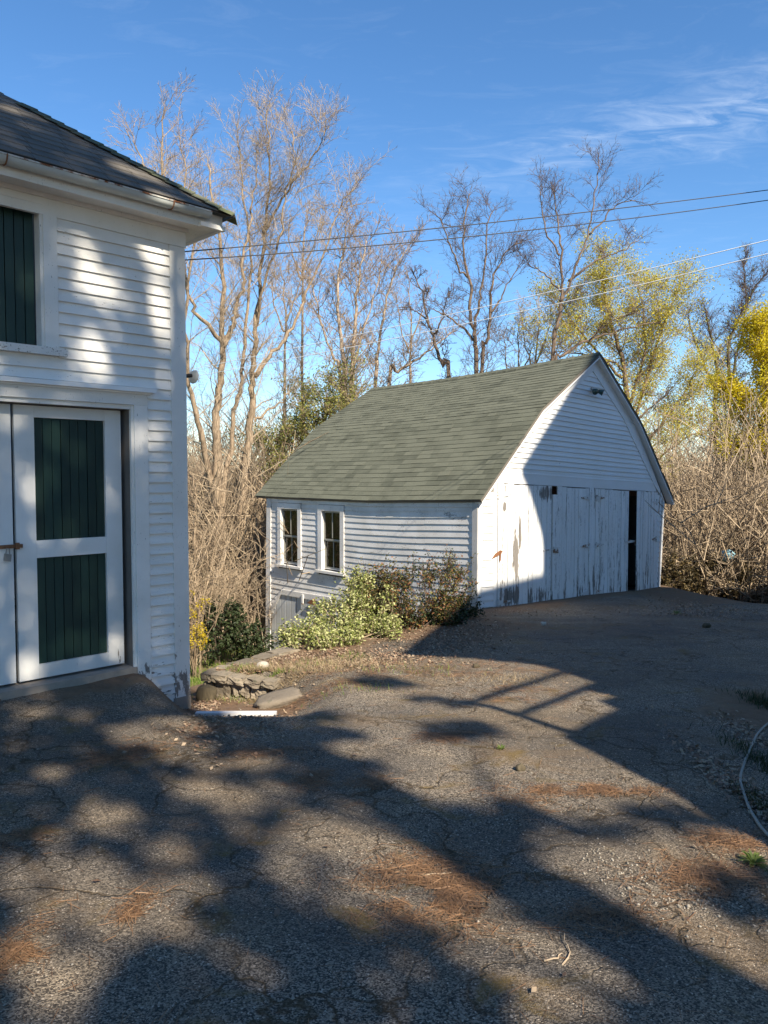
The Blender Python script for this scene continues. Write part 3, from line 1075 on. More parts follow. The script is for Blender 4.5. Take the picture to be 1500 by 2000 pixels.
def rp(side, s, t, lift=0.0):
    """roof point: s along the outline from the eave (0) over the kink (1) to the apex (2), t metres back from the front overhang"""
    o = RO if side == 'L' else RO[::-1]
    i = min(int(s), 1)
    f_ = s - i
    u = o[i][0] * (1 - f_) + o[i + 1][0] * f_
    vv = o[i][1] * (1 - f_) + o[i + 1][1] * f_
    q = t / ROOFL
    settle = [(-0.07 if side == 'L' else 0.0) * min(q * 2.4, 1), -0.09 * q, -0.16 * q][i] * (1 - f_) + [(-0.07 if side == 'L' else 0.0) * min(q * 2.4, 1), -0.09 * q, -0.16 * q][i + 1] * f_
    sag = -0.05 * sin(pi * q) * (0.3 + 0.7 * min(s, 2) / 2)
    bow = 0.03 * sin(pi * min(max(s - 0.0, 0), 2) / 2) 
    nrm = (-0.66, 0.75) if side == 'L' else (0.7, 0.71)
    nrm = nrm if s < 1 else ((-0.53, 0.85) if side == 'L' else (0.6, 0.8))
    return np.array(BF.P(u + nrm[0] * lift, vv + settle + sag + bow * 0 + nrm[1] * lift, 0.14 - t))


NS, NT = 24, 14
V, F = [], []
for side in 'LR':
    b = len(V)
    for i in range(NS + 1):
        for j in range(NT + 1):
            V.append(rp(side, 2 * i / NS, ROOFL * j / NT, -0.012))
    for i in range(NS):
        for j in range(NT):
            q = (b + i * (NT + 1) + j, b + i * (NT + 1) + j + 1, b + (i + 1) * (NT + 1) + j + 1, b + (i + 1) * (NT + 1) + j)
            F.append(q if side == 'L' else q[::-1])
    b2 = len(V)
    for i in range(NS + 1):
        for j in range(NT + 1):
            V.append(rp(side, 2 * i / NS, ROOFL * j / NT, -0.055))
    for i in range(NS):
        for j in range(NT):
            q = (b2 + i * (NT + 1) + j, b2 + i * (NT + 1) + j + 1, b2 + (i + 1) * (NT + 1) + j + 1, b2 + (i + 1) * (NT + 1) + j)
            F.append(q[::-1] if side == 'L' else q)
    for i in range(NS):                                   # front and back edges
        for j in (0, NT):
            F.append((b + i * (NT + 1) + j, b + (i + 1) * (NT + 1) + j, b2 + (i + 1) * (NT + 1) + j, b2 + i * (NT + 1) + j))
    for j in range(NT):                                   # eave edge
        F.append((b + j, b + j + 1, b2 + j + 1, b2 + j))
ROOF2 = mesh('roof', V, F, M['shd'], BARN)
# rake trim on both edges of the front overhang and the soffit under it
for side in 'LR':
    V, F = [], []
    for i in range(NS + 1):
        s = 2 * i / NS
        for t, l in ((0.0, -0.058), (0.16, -0.058), (0.16, -0.085), (0.0, -0.085)):
            V.append(rp(side, s, t, l))
    for i in range(NS):
        for k in range(4):
            F.append((i * 4 + k, i * 4 + (k + 1) % 4, i * 4 + 4 + (k + 1) % 4, i * 4 + 4 + k))
    F += [(0, 1, 2, 3), (NS * 4 + 3, NS * 4 + 2, NS * 4 + 1, NS * 4)]
    mesh('rake_soffit', V, F, M['bfront'], BARN)
# shingles: courses from the eave up; the largest 300 are single pieces, the rest one part
lens = [sqrt((RO[1][0] - RO[0][0]) ** 2 + (RO[1][1] - RO[0][1]) ** 2), sqrt((RO[2][0] - RO[1][0]) ** 2 + (RO[2][1] - RO[1][1]) ** 2)]
tot = sum(lens)


def s_of(d):
    return d / lens[0] if d < lens[0] else 1 + (d - lens[0]) / lens[1]


EX = 0.132
ncr = int(tot / EX)
tabs = []
for side in 'LR':
    for r in range(ncr):
        d0, d1 = r * EX - (0.02 if r == 0 else 0), min((r + 1) * EX + 0.02, tot)
        t = -0.012 - (0.15 if r % 2 else 0.0) - random.uniform(0, 0.08)
        while t < ROOFL + 0.01:
            wdt = random.choice((0.2, 0.29, 0.305, 0.36))
            t0, t1 = max(t, -0.012), min(t + wdt, ROOFL + 0.012)
            if t1 - t0 > 0.03:
                w = random.uniform(-0.004, 0.004)
                lift = random.uniform(0.007, 0.014)
                s0, s1 = max(s_of(max(d0, 0.0) + w), 0.0), min(s_of(d1), 2.0)
                sl = -0.010 if r == 0 else 0.0
                P_ = [rp(side, s0, t0 + 0.002, lift), rp(side, s0, t1 - 0.002, lift), rp(side, s1, t1 - 0.002, 0.002), rp(side, s1, t0 + 0.002, 0.002)]
                Q_ = [rp(side, s0, t0 + 0.002, lift - 0.006), rp(side, s0, t1 - 0.002, lift - 0.006)]
                V = P_ + Q_
                if side == 'L':
                    F = [(0, 1, 2, 3), (4, 5, 1, 0), (4, 0, 3), (1, 5, 2)]
                else:
                    F = [(3, 2, 1, 0), (0, 1, 5, 4), (3, 0, 4), (2, 5, 1)]
                c_ = sum(P_) / 4
                tabs.append((side != 'L', float(np.linalg.norm(c_ - np.array([0, 0, CAMZ]))) + (r * 0.02), V, F))
            t += wdt
order = sorted(range(len(tabs)), key=lambda i: (tabs[i][0], tabs[i][1]))
for i in order[:298]:
    mesh('shingle', tabs[i][2], tabs[i][3], M['shg'], ROOF2)
rest = MB()
for i in order[298:]:
    rest.add(tabs[i][2], tabs[i][3])
o = rest.build('shingle_courses', M['shg'], ROOF2)
o['kind'] = 'stuff'
# ridge caps
for j in range(24):
    t0, t1 = ROOFL * j / 24, min(ROOFL * (j + 1) / 24 + 0.02, ROOFL)
    V = []
    for t, l in ((t0, 0.022), (t1, 0.012)):
        V += [rp('L', 2 - 0.13 / lens[1], t, l), rp('L', 2, t, l + 0.012), rp('R', 2 - 0.13 / lens[1], t, l)]
    mesh('ridge_shingle', V, [(0, 3, 4, 1), (1, 4, 5, 2), (0, 1, 2)], M['shg'], ROOF2)

# side wall clapboards
rise = lambda u: 0.115 * max(0.0, 1 - u / 2.9) ** 1.2
OPEN = [(3.63, 4.52), (5.13, 6.04)]
v = 0.985
while v > -1.70:
    v -= 0.1205
    spans = [(0.10, 6.40)]
    top, bot = v + 0.12, v
    if bot < 0.93 and top > -0.47:
        spans = [(0.10, 3.63), (4.52, 5.13), (6.04, 6.36)]
    if v < -1.1:
        spans = [(5.93 - min(0, v + 1.15) * 0.6, 6.4)]
    for a, b in spans:
        cut = [a, b]
        if b - a > 3:                                    # long runs are two boards butted
            j = random.uniform(1.0, 2.3)
            cut = [a, j, b]
        for p, q in zip(cut[:-1], cut[1:]):
            us = list(np.linspace(p + 0.0015, q - 0.0015, max(2, int((q - p) / 0.5) + 1)))
            ph = random.uniform(0, 6)
            clap('clapboard', BS, us, lambda u, v=v, ph=ph: v + rise(u) + 0.005 * sin(u * 2.1 + ph), 0.1205, M['bside'], BARN, thick=0.019)
for k in range(14):                                       # lower courses run out on the bank in front of the basement door
    v = -1.15 - 0.12 * k
    clap('clapboard', BS, [0.1, 1.5, 2.9, 3.95], lambda u, v=v: v + rise(u), 0.1205, M['bside'], BARN, thick=0.022)
MB().prism(BS, [(-0.02, -1.0), (0.10, -1.0), (0.10, 1.16), (-0.02, 1.17)], -0.02, 0.034).build('corner_board', M['bcorner_shaded'], BARN)
MB().prism(BS, [(6.38, -3.2), (6.58, -3.2), (6.47, 1.08), (6.30, 1.08)], -0.02, 0.032).build('corner_board', M['bside'], BARN)
MB().prism(BS, [(0.10, 1.03), (2.9, 0.965), (6.31, 0.965), (6.31, 1.07), (2.9, 1.07), (0.10, 1.15)], -0.02, 0.026).build('frieze_board', M['bside'], BARN)

# two side windows
for (a, b) in OPEN:
    W = MB().box(BS, a + 0.12, b - 0.12, -0.44, -0.425, -0.05, -0.04).build('window', M['bside'], BARN)
    mb = MB()
    mb.box(BS, a, a + 0.13, -0.47, 0.83, -0.02, 0.034)
    mb.box(BS, b - 0.13, b, -0.47, 0.83, -0.02, 0.034)
    mb.box(BS, a, b, 0.8305, 0.955, -0.02, 0.036)
    mb.box(BS, a + 0.1301, a + 0.15, -0.46, 0.83, -0.10, 0.01)
    mb.box(BS, b - 0.15, b - 0.1301, -0.46, 0.83, -0.10, 0.01)
    mb.build('frame', M['bside'], W)
    MB().prism(BS, [(a - 0.04, -0.525), (b + 0.05, -0.525), (b + 0.05, -0.472), (a - 0.04, -0.472)], -0.06, 0.085).build('sill', M['bside'], W)
    c0, c1 = a + 0.151, b - 0.151
    mid = 0.5 * (c0 + c1)
    mb = MB()
    for v0, v1, w in ((-0.45, 0.20, -0.075), (0.185, 0.825, -0.045)):
        mb.box(BS, c0, c0 + 0.035, v0, v1, w, w + 0.028)
        mb.box(BS, c1 - 0.035, c1, v0, v1, w, w + 0.028)
        mb.box(BS, c0 + 0.0351, c1 - 0.0351, v1 - 0.035, v1, w + .001, w + 0.027)
        mb.box(BS, c0 + 0.0351, c1 - 0.0351, v0, v0 + (0.055 if v0 < 0 else 0.033), w + .001, w + 0.027)
        mb.box(BS, mid - 0.011, mid + 0.011, v0 + 0.056, v1 - 0.0351, w + 0.002, w + 0.024)
    mb.build('sash', M['sash'], W)
    for v0, v1, w in ((-0.395, 0.165, -0.065), (0.218, 0.79, -0.035)):
        for q0, q1 in ((c0 + 0.035, mid - 0.011), (mid + 0.011, c1 - 0.035)):
            MB().box(BS, q0, q1, v0, v1, w, w + 0.003).build('pane', M['glass'], W)
cb = MB()
for i in range(7):
    u0 = 3.80 + i * 0.075
    l = random.uniform(0.12, 0.38)
    cb.add([BS.P(u0, 0.80, -0.13), BS.P(u0 + 0.07, 0.80, -0.12), BS.P(u0 + 0.06, 0.80 - l * 0.9, -0.12), BS.P(u0 + 0.02, 0.80 - l, -0.13)], [(0, 1, 2, 3)])
cb.build('torn_curtain', M['curtain'], BARN)

# basement door under the windows
BD = MB().prism(BS, [(4.05, -3.1), (6.36, -3.1), (6.36, -1.66), (5.9, -1.2), (4.05, -1.2)], -0.019, -0.005).build('basement_door', M['dark'], BARN)
u = 6.34
while u > 4.1:
    tp = lambda q: -1.15 - max(0.0, q - 5.90) * 1.0
    MB().prism(BS, [(u - 0.19, -3.0), (u - 0.012, -3.0), (u - 0.012, tp(u - 0.012)), (u - 0.19, tp(u - 0.19))], -0.004, 0.012).build('plank', M['bdoor2'], BD)
    u -= 0.20
MB().prism(BS, [(4.05, -1.16), (5.90, -1.18), (5.86, -1.06), (4.1, -1.03)], -0.004, 0.04).build('door_lintel', M['bside'], BARN)
MB().prism(BS, [(5.90, -1.18), (6.42, -1.78), (6.40, -1.60), (5.88, -1.06)], 0.013, 0.042).build('corner_brace', M['bside'], BARN)
MB().box(BS, 5.02, 5.08, -1.30, -1.08, 0.041, 0.07).build('door_post_hook', M['hinge'], BARN)
MB().prism(BS, [(4.62, -1.12), (4.84, -1.24), (4.60, -1.27)], 0.043, 0.09).build('rusty_bracket', M['rust'], BARN)

# plank doors: four leaves
dt = lambda u: 1.463 - 0.0428 * (u - 0.53)
db = lambda u: -0.83 - 0.0475 * (u - 0.51)


def leaf(u0, u1, n, swing=0.0, hinge=None, hole=False, label=None):
    fr = BF
    off = 0.0
    if swing:
        h = BF.P(hinge, 0, 0.0)
        fr = Frame(h, 47 + swing)
        off = hinge
    w0, w1 = (0.001, 0.028)
    P0 = lambda u, v, w: (u - off, v, w)
    D = MB().prism(fr, [(u0 - off + 0.05, -0.6 - 0.03 * u0), (u1 - off - 0.05, -0.6 - 0.03 * u1), (u1 - off - 0.05, -0.45 - 0.03 * u1), (u0 - off + 0.05, -0.45 - 0.03 * u0)], -0.05, -0.002).build('door', M['dark'], BARN)
    if label:
        D['label'] = label
    wd = (u1 - u0) / n
    ws = [wd * random.uniform(0.82, 1.18) for _ in range(n)]
    k = (u1 - u0) / sum(ws)
    u = u0
    mbk = MB()
    for i, w in enumerate(ws):
        gp_ = random.choice((0.003, 0.0045, 0.007))
        a, b = u + gp_, u + w * k - gp_
        ta, tb = dt(a) - random.uniform(0.0, 0.02), 0
        tb = ta - 0.042 * (b - a)
        if hole and i == 0:
            ta -= 0.16
            tb -= 0.16
        ba = db(a) + random.uniform(-0.008, 0.012)
        MB().prism(fr, [(a - off, ba), (b - off, ba - 0.0475 * (b - a)), (b - off, tb), (a - off, ta)], w0, w1 - random.uniform(0, 0.013)).build('plank', M['bdoor'], D)
        u += w * k
    mbk = MB()
    for vv in (1.0, -0.5):
        mbk.prism(fr, [(u0 - off + 0.03, vv - 0.04 * u0), (u1 - off - 0.03, vv - 0.04 * u1), (u1 - off - 0.03, vv + 0.15 - 0.04 * u1), (u0 - off + 0.03, vv + 0.15 - 0.04 * u0)], -0.045, 0.0)
    mbk.prism(fr, [(u0 - off + 0.15, -0.7), (u1 - off - 0.12, -0.8), (u1 - off - 0.12, 0.8), (u0 - off + 0.15, 0.95)], -0.02, -0.0015)
    mbk.build('batten', M['dark'], D)
    return D, fr, off


def strap(D, fr, off, u, v, d, mat, length=0.30):
    mb = MB()
    a, b = u - off, u - off + d * length
    poly = [(a, v - 0.045), (b, v - 0.012), (b, v + 0.012), (a, v + 0.045)]
    if d < 0:
        poly = poly[::-1]
    mb.prism(fr, poly, 0.0285, 0.036)
    mb.tube([fr.P(a, v - 0.07, 0.036), fr.P(a, v + 0.07, 0.036)], 0.011, 6)
    mb.prism(fr, [(a - d * 0.012 - 0.035, v - 0.06), (a - d * 0.012 + 0.035, v - 0.06), (a - d * 0.012 + 0.035, v + 0.06), (a - d * 0.012 - 0.035, v + 0.06)], 0.029, 0.033)
    mb.build('strap_hinge', mat, D)


D, fr, off = leaf(0.53, 2.215, 11)
strap(D, fr, off, 0.545, 1.24, 1, M['hinge'], 0.36)
strap(D, fr, off, 0.545, -0.72, 1, M['hinge'], 0.36)
mb = MB().prism(BF, [(0.36, 0.10), (0.62, 0.17), (0.66, 0.22), (0.60, 0.24), (0.46, 0.19)], 0.03, 0.04)
mb.tube([BF.P(0.58, 0.05, 0.045), BF.P(0.59, 0.24, 0.045)], 0.014, 6)
mb.build('strap_hinge', M['rust'], D)['label'] = 'broken rusty strap hinge'
MB().box(BF, 1.93, 2.20, 0.135, 0.155, 0.029, 0.04).build('latch', M['hinge'], D)
D, fr, off = leaf(2.235, 3.535, 9, hole=True)
for vv in (1.14, 0.14, -0.84):
    strap(D, fr, off, 3.52, vv, -1, M['hinge'], 0.30)
MB().prism(BF, [(2.25, 0.08), (2.42, 0.06), (2.42, 0.18), (2.25, 0.20)], 0.029, 0.042).build('latch_plate', M['hinge'], D)
MB().prism(BF, [(3.55, -0.98), (3.765, -0.99), (3.765, 1.335), (3.55, 1.342)], -0.02, 0.024).build('centre_post', M['bdoor'], BARN)
D, fr, off = leaf(3.79, 5.125, 8)
for vv in (1.12, 0.13, -0.86):
    strap(D, fr, off, 3.805, vv, 1, M['hinge'], 0.30)
mb = MB().prism(BF, [(4.95, 0.12), (5.12, 0.10), (5.40, 0.11), (5.40, 0.14), (5.12, 0.17), (4.95, 0.14)], 0.045, 0.055)
mb.tube([BF.P(5.36, 0.09, 0.04), BF.P(5.36, 0.03, 0.05), BF.P(5.40, 0.03, 0.05), BF.P(5.40, 0.09, 0.04)], 0.008, 5)
mb.build('hasp', M['hinge'], D)
D, fr, off = leaf(5.30, 6.375, 7, swing=-6.0, hinge=6.375, label='plank door leaf standing ajar')
for vv in (0.98, 0.12):
    strap(D, fr, off, 6.36, vv, -1, M['hinge'], 0.22)
# sill timber and rubble under the doors
MB().prism(BF, [(0.1, -1.10), (6.3, -1.34), (6.3, -1.19), (5.2, -1.10), (0.1, -0.875)], -0.12, 0.03).build('sill_timber', M['concrete'], BARN)

# twin floodlight under the apex
FL = thing('floodlight', 'small dark green twin floodlight high on the barn gable', 'floodlight', BF.P(3.6, 3.33))
MB().box(BF, 3.53, 3.62, 3.30, 3.40, 0.02, 0.05).build('junction_box', M['hinge'], FL)
M['lampg'] = flat('dark_green_lamp', (0.03, 0.075, 0.065), 0.3, 0.6)
for u, du in ((3.53, -0.12), (3.66, 0.16)):
    h = MB()
    a = np.array(BF.P(u, 3.36, 0.05))
    d = np.array(BF.P(u + du * 0.5, 3.30, 0.17)) - a
    h.tube([a, a + d * 0.35, a + d * 0.5, a + d * 1.1], [0.016, 0.02, 0.04, 0.068], 12)
    h.build('lamp_head', M['lampg'], FL, True)

# ------------------------------------------------------------------ retaining wall, slab, rocks, board, hose


def rock_mesh(c, dims, rng, rot=0.0, tilt=0.0, sub=3, rough=0.12, boxy=0.0):
    """irregular stone: a subdivided cube pushed between box and ellipsoid, with lumps"""
    n = sub + 1
    V, F = [], []
    key = {}
    g = np.linspace(-1, 1, n + 1)
    for axn in range(3):
        for sg in (-1, 1):
            idm = {}
            for i, a in enumerate(g):
                for j, b in enumerate(g):
                    p = [0, 0, 0]
                    p[axn] = sg
                    p[(axn + 1) % 3] = a
                    p[(axn + 2) % 3] = b
                    kk = tuple(round(x, 4) for x in p)
                    if kk not in key:
                        key[kk] = len(V)
                        V.append(p)
                    idm[i, j] = key[kk]
            for i in range(n):
                for j in range(n):
                    q = (idm[i, j], idm[i + 1, j], idm[i + 1, j + 1], idm[i, j + 1])
                    F.append(q if sg > 0 else q[::-1])
    V = np.array(V, float)
    sph = V / np.linalg.norm(V, axis=1, keepdims=True)
    q = V * boxy + sph * 1.12 * (1 - boxy)
    s_ = rng.uniform(0, 50)
    lum = (vnoise(q[:, 0] * 1.6 + s_, q[:, 1] * 1.6 + q[:, 2] * 1.3, 2) - 0.5) * 2 * rough + (vnoise(q[:, 0] * 3.9 + s_, q[:, 2] * 3.9 + q[:, 1] * 2.2, 4) - 0.5) * rough
    q = q * (1 + lum[:, None]) * np.array(dims) / 2
    cz, sz = cos(rot), sin(rot)
    ct, st = cos(tilt), sin(tilt)
    x, z = q[:, 0] * ct + q[:, 2] * st, -q[:, 0] * st + q[:, 2] * ct
    q = np.stack([x * cz - q[:, 1] * sz, x * sz + q[:, 1] * cz, z], 1) + np.array(c)
    return q, F


rr = np.random.default_rng(5)
RW = thing('retaining_wall', 'low dry-laid fieldstone retaining wall beside the carriage house corner', 'stone wall', (-1.6, 8.2, -0.8))


def wall_stone(x, y, z, l, h, d, rot, tilt=0.0):
    V, F = rock_mesh((x, y, z), (l * 0.95, d, h), rr, rot + rr.uniform(-.05, .05), tilt, 4, 0.11, 0.84)
    mesh('stone', V, F, M['stone'], RW)


A0, A1 = np.array([-1.93, 8.22]), np.array([-1.14, 7.92])     # front face, left to right
dv = (A1 - A0) / np.linalg.norm(A1 - A0)
ra = math.atan2(dv[1], dv[0])
x = 0.0
for l in (0.13, 0.20, 0.22, 0.18, 0.17):
    p = A0 + dv * (x + l / 2)
    wall_stone(p[0], p[1] + 0.10, -0.575 - 0.01 * x, l * 0.97, 0.085, 0.30, ra, rr.uniform(-.04, .1))
    x += l
x = 0.0
for l, h in ((0.15, 0.08), (0.22, 0.16), (0.10, 0.14), (0.13, 0.14), (0.2, 0.12)):
    p = A0 + dv * (x + l / 2)
    wall_stone(p[0], p[1] + 0.13, -0.70 + (0.02 if l < .16 else 0), l * 0.96, h, 0.28, ra, rr.uniform(-.05, .05))
    x += l
x = 0.12
for l in (0.2, 0.26, 0.25):
    p = A0 + dv * (x + l / 2)
    wall_stone(p[0], p[1] + 0.12, -0.83, l * 0.97, 0.13, 0.28, ra)
    x += l
B0, B1 = np.array([-1.95, 8.30]), np.array([-1.20, 9.45])     # coping back along the yard edge
dv2 = (B1 - B0) / np.linalg.norm(B1 - B0)
rb = math.atan2(dv2[1], dv2[0])
x = 0.05
for l in (0.30, 0.36, 0.28, 0.40):
    p = B0 + dv2 * (x + l / 2) + np.array([0.06, -0.02])
    wall_stone(p[0], p[1], -0.585 + 0.012 * x, l * 0.97, 0.09, 0.24, rb, rr.uniform(-.04, .04))
    for q in range(3):
        wall_stone(p[0] - 0.03, p[1], -0.73 - 0.2 * q, l * 0.95, 0.2, 0.22, rb)
    x += l
V, F = rock_mesh((-1.88, 8.02, -0.72), (0.20, 0.16, 0.19), rr, 0.3, 0.2, 3, 0.1, 0.25)
tag(mesh('stone', V, F, M['barkV'], None, True), 'dark rounded stone at the foot of the low stone wall', 'stone')
V, F = rock_mesh((-1.06, 7.62, -0.645), (0.46, 0.34, 0.10), rr, 0.30, -0.20, 5, 0.09, 0.55)
tag(mesh('stone_slab', V, F, M['slab'], None, True), 'flat tan granite slab lying before the low stone wall', 'stone slab')
V, F = rock_mesh((-1.33, 8.32, gz(-1.33, 8.32) + 0.03), (0.13, 0.11, 0.10), rr, 0.5, 0, 4, 0.05, 0.1)
tag(mesh('rock', V, F, M['rock'], None, True), 'small pale round rock in the grass above the low stone wall', 'rock')

bx0, bx1, by_ = -1.68, -0.96, 6.80
zb = max(gz(x, by_) for x in np.linspace(bx0, bx1, 9)) + 0.0
FB = Frame((0, by_, 0), 90)
zb = 1.6 - (1397 - 928) / 1500 * 6.80
MB().prism(FB, [(bx0, zb - 0.011), (bx1, zb - 0.013), (bx1, zb + 0.014), (bx0, zb + 0.012)], 0.0, 0.07).build('white_board', M['boardw'])
tag(bpy.data.objects['white_board'], 'narrow white board lying on the earth by the carriage house corner', 'board')

hp = [(1540, 1395), (1487, 1428), (1470, 1458), (1452, 1500), (1446, 1530), (1457, 1570), (1470, 1600), (1500, 1640), (1560, 1700)]


def on_ground(x, y, lift=0.0):
    lo, hi = 1.2, 40.0
    d = 1.5
    p = at(x, y, d)
    while d < 45:
        p = at(x, y, d)
        if p[2] <= gz(p[0], p[1]):
            break
        d += 0.05
    return np.array([p[0], p[1], gz(p[0], p[1]) + lift])


hpts = [on_ground(a, b, 0.012) for a, b in hp]
fine = []
for i in range(len(hpts) - 1):
    p0_, p1_, p2_, p3_ = hpts[max(i - 1, 0)], hpts[i], hpts[i + 1], hpts[min(i + 2, len(hpts) - 1)]
    for t in np.linspace(0, 1, 8, endpoint=False):
        q = 0.5 * (2 * p1_ + (p2_ - p0_) * t + (2 * p0_ - 5 * p1_ + 4 * p2_ - p3_) * t * t + (3 * p1_ - p0_ - 3 * p2_ + p3_) * t ** 3)
        q[2] = gz(q[0], q[1]) + 0.013
        fine.append(q)
o = MB().tube(fine, 0.0085, 8).build('garden_hose', M['hosem'], None, True)
tag(o, 'weathered grey garden hose lying along the right edge of the drive', 'hose')

# ------------------------------------------------------------------ cables


def cable(name, pts, d0, d1, r, mat, label):
    P_ = []
    xs = [p[0] for p in pts]
    ys = [p[1] for p in pts]
    cf = np.polyfit(xs, ys, 2)
    x0, x1 = xs[0], 1800
    for i in range(41):
        x = x0 + (x1 - x0) * i / 40
        q = (x - x0) / (x1 - x0)
        d = 1 / ((1 - q) / d0 + q / d1)
        P_.append(at(x, np.polyval(cf, x), d))
    o = MB().tube(P_, r, 5).build(name, mat)
    tag(o, label, 'cable', 'overhead cables')


cable('cable', [(357, 491.5), (760, 456), (1340, 390), (1500, 372)], 7.55, 13, 0.0062, M['wire'], 'topmost dark overhead cable running from the carriage house corner')
cable('cable', [(357, 508), (760, 478), (1340, 411.5), (1500, 392)], 7.55, 13, 0.0062, M['wire'], 'second dark overhead cable just below the topmost one')
cable('cable', [(372, 724), (461, 700), (621, 670), (760, 641.6), (1340, 508), (1500, 469)], 17, 8, 0.0056, M['wirew'], 'upper of the two pale cables crossing above the barn ridge')
cable('cable', [(372, 737), (442, 722), (640, 689), (760, 663), (1340, 533), (1500, 497)], 17, 8, 0.0056, M['wirew'], 'lower of the two pale cables crossing above the barn ridge')

# ------------------------------------------------------------------ vegetation tools


def quads_mesh(name, V4, mat, parent=None):
    """leaf-like faces from an (n,4,3) array"""
    n = len(V4)
    return mesh(name, V4.reshape(-1, 3), np.arange(n * 4).reshape(n, 4), mat, parent)


def leaves(P, rng, lo, hi, ratio=0.55, up=0.4, droop=None):
    """pointed leaves at points P, random facing with a bias upwards"""
    n = len(P)
    nrm = rng.normal(size=(n, 3))
    nrm[:, 2] = np.abs(nrm[:, 2]) + up
    nrm /= np.linalg.norm(nrm, axis=1, keepdims=True)
    a = rng.normal(size=(n, 3))
    if droop is not None:
        a = a + np.array(droop)
    a -= nrm * np.sum(a * nrm, axis=1, keepdims=True)
    a /= np.linalg.norm(a, axis=1, keepdims=True)
    b = np.cross(nrm, a)
    L = rng.uniform(lo, hi, (n, 1))
    P = np.asarray(P)
    return np.stack([P - a * L * 0.5, P + b * L * ratio * 0.5 + nrm * L * 0.06, P + a * L * 0.5, P - b * L * ratio * 0.5 + nrm * L * 0.06], 1)


def seg_prism(segs):
    """(p, q, r0, r1) list -> three-sided prisms"""
    S = np.array([[*p, *q, a, b] for p, q, a, b in segs], float)
    return seg_arr(S)


def seg_arr(S):
    p, q, r0, r1 = S[:, 0:3], S[:, 3:6], S[:, 6:7], S[:, 7:8]
    d = q - p
    d /= np.linalg.norm(d, axis=1, keepdims=True) + 1e-9
    h = np.where(np.abs(d[:, 2:3]) < 0.9, np.array([[0, 0, 1.0]]), np.array([[1.0, 0, 0]]))
    a = np.cross(d, h)
    a /= np.linalg.norm(a, axis=1, keepdims=True) + 1e-9
    b = np.cross(d, a)
    V = []
    for c_, r in ((p, r0), (q, r1)):
        for k in range(3):
            t = 2 * pi * k / 3
            V.append(c_ + (a * cos(t) + b * sin(t)) * r)
    V = np.stack(V, 1)
    n = len(S)
    base = (np.arange(n) * 6)[:, None, None]
    F = np.array([[0, 1, 4, 3], [1, 2, 5, 4], [2, 0, 3, 5]])[None] + base
    return V.reshape(-1, 3), F.reshape(-1, 4)


def make_spray(rng, n1=7, n2=3, wob=0.10, spread=0.75, thick=1.0):
    """unit-long branchlet as segments, with its twig tips"""
    S, tips = [], []

    def stem(p, d, L, r, k):
        pts = [p]
        for i in range(k):
            d = d + rng.normal(size=3) * wob * 1.2 + np.array([0, 0, 0.05])
            d /= np.linalg.norm(d)
            pts.append(pts[-1] + d * L / k)
        for i in range(k):
            S.append((pts[i], pts[i + 1], r * (1 - 0.6 * i / k), r * (1 - 0.6 * (i + 1) / k)))
        return pts, d
    pts, d = stem(np.zeros(3), np.array([0, 0, 1.0]), 1.0, 0.010 * thick, 4)
    tips.append(pts[-1])
    for j in range(n1):
        t = 0.12 + 0.85 * (j + rng.uniform(-.3, .3)) / n1
        t = min(max(t, 0.05), 0.97)
        i = min(int(t * 4), 3)
        p = pts[i] + (pts[i + 1] - pts[i]) * (t * 4 - i)
        az = j * 2.4 + rng.uniform(-.6, .6)
        dd = np.array([cos(az) * spread, sin(az) * spread, rng.uniform(0.5, 1.0)])
        dd /= np.linalg.norm(dd)
        L = rng.uniform(0.28, 0.55) * (1 - 0.45 * t)
        q, _ = stem(p, dd, L, 0.0062 * thick, 2)
        tips.append(q[-1])
        for m_ in range(n2):
            u = rng.uniform(0.25, 0.9)
            p2 = q[0] + (q[-1] - q[0]) * u
            az = rng.uniform(0, 6.28)
            d2 = dd + np.array([cos(az), sin(az), 0.25]) * 0.75
            d2 /= np.linalg.norm(d2)
            S.append((p2, p2 + d2 * L * rng.uniform(0.3, 0.6), 0.0042 * thick, 0.0024 * thick))
            tips.append(S[-1][1])
    return np.array([[*a, *b, c_, e] for a, b, c_, e in S]), np.array(tips)


SPR = [make_spray(np.random.default_rng(40 + i)) for i in range(5)]
SPRL = [make_spray(np.random.default_rng(60 + i), 5, 2, 0.12, 0.8) for i in range(4)]
SPRM = [make_spray(np.random.default_rng(90 + i), 6, 2, 0.16, 0.85, 1.05) for i in range(4)]
SPRK = [make_spray(np.random.default_rng(80 + i), 6, 2, 0.24, 0.95, 1.35) for i in range(4)]     # knotty


def basis(D, rng):
    D = D / np.linalg.norm(D, axis=1, keepdims=True)
    h = rng.normal(size=D.shape)
    a = np.cross(D, h)
    a /= np.linalg.norm(a, axis=1, keepdims=True)
    b = np.cross(D, a)
    return np.stack([a, b, D], 2)       # columns


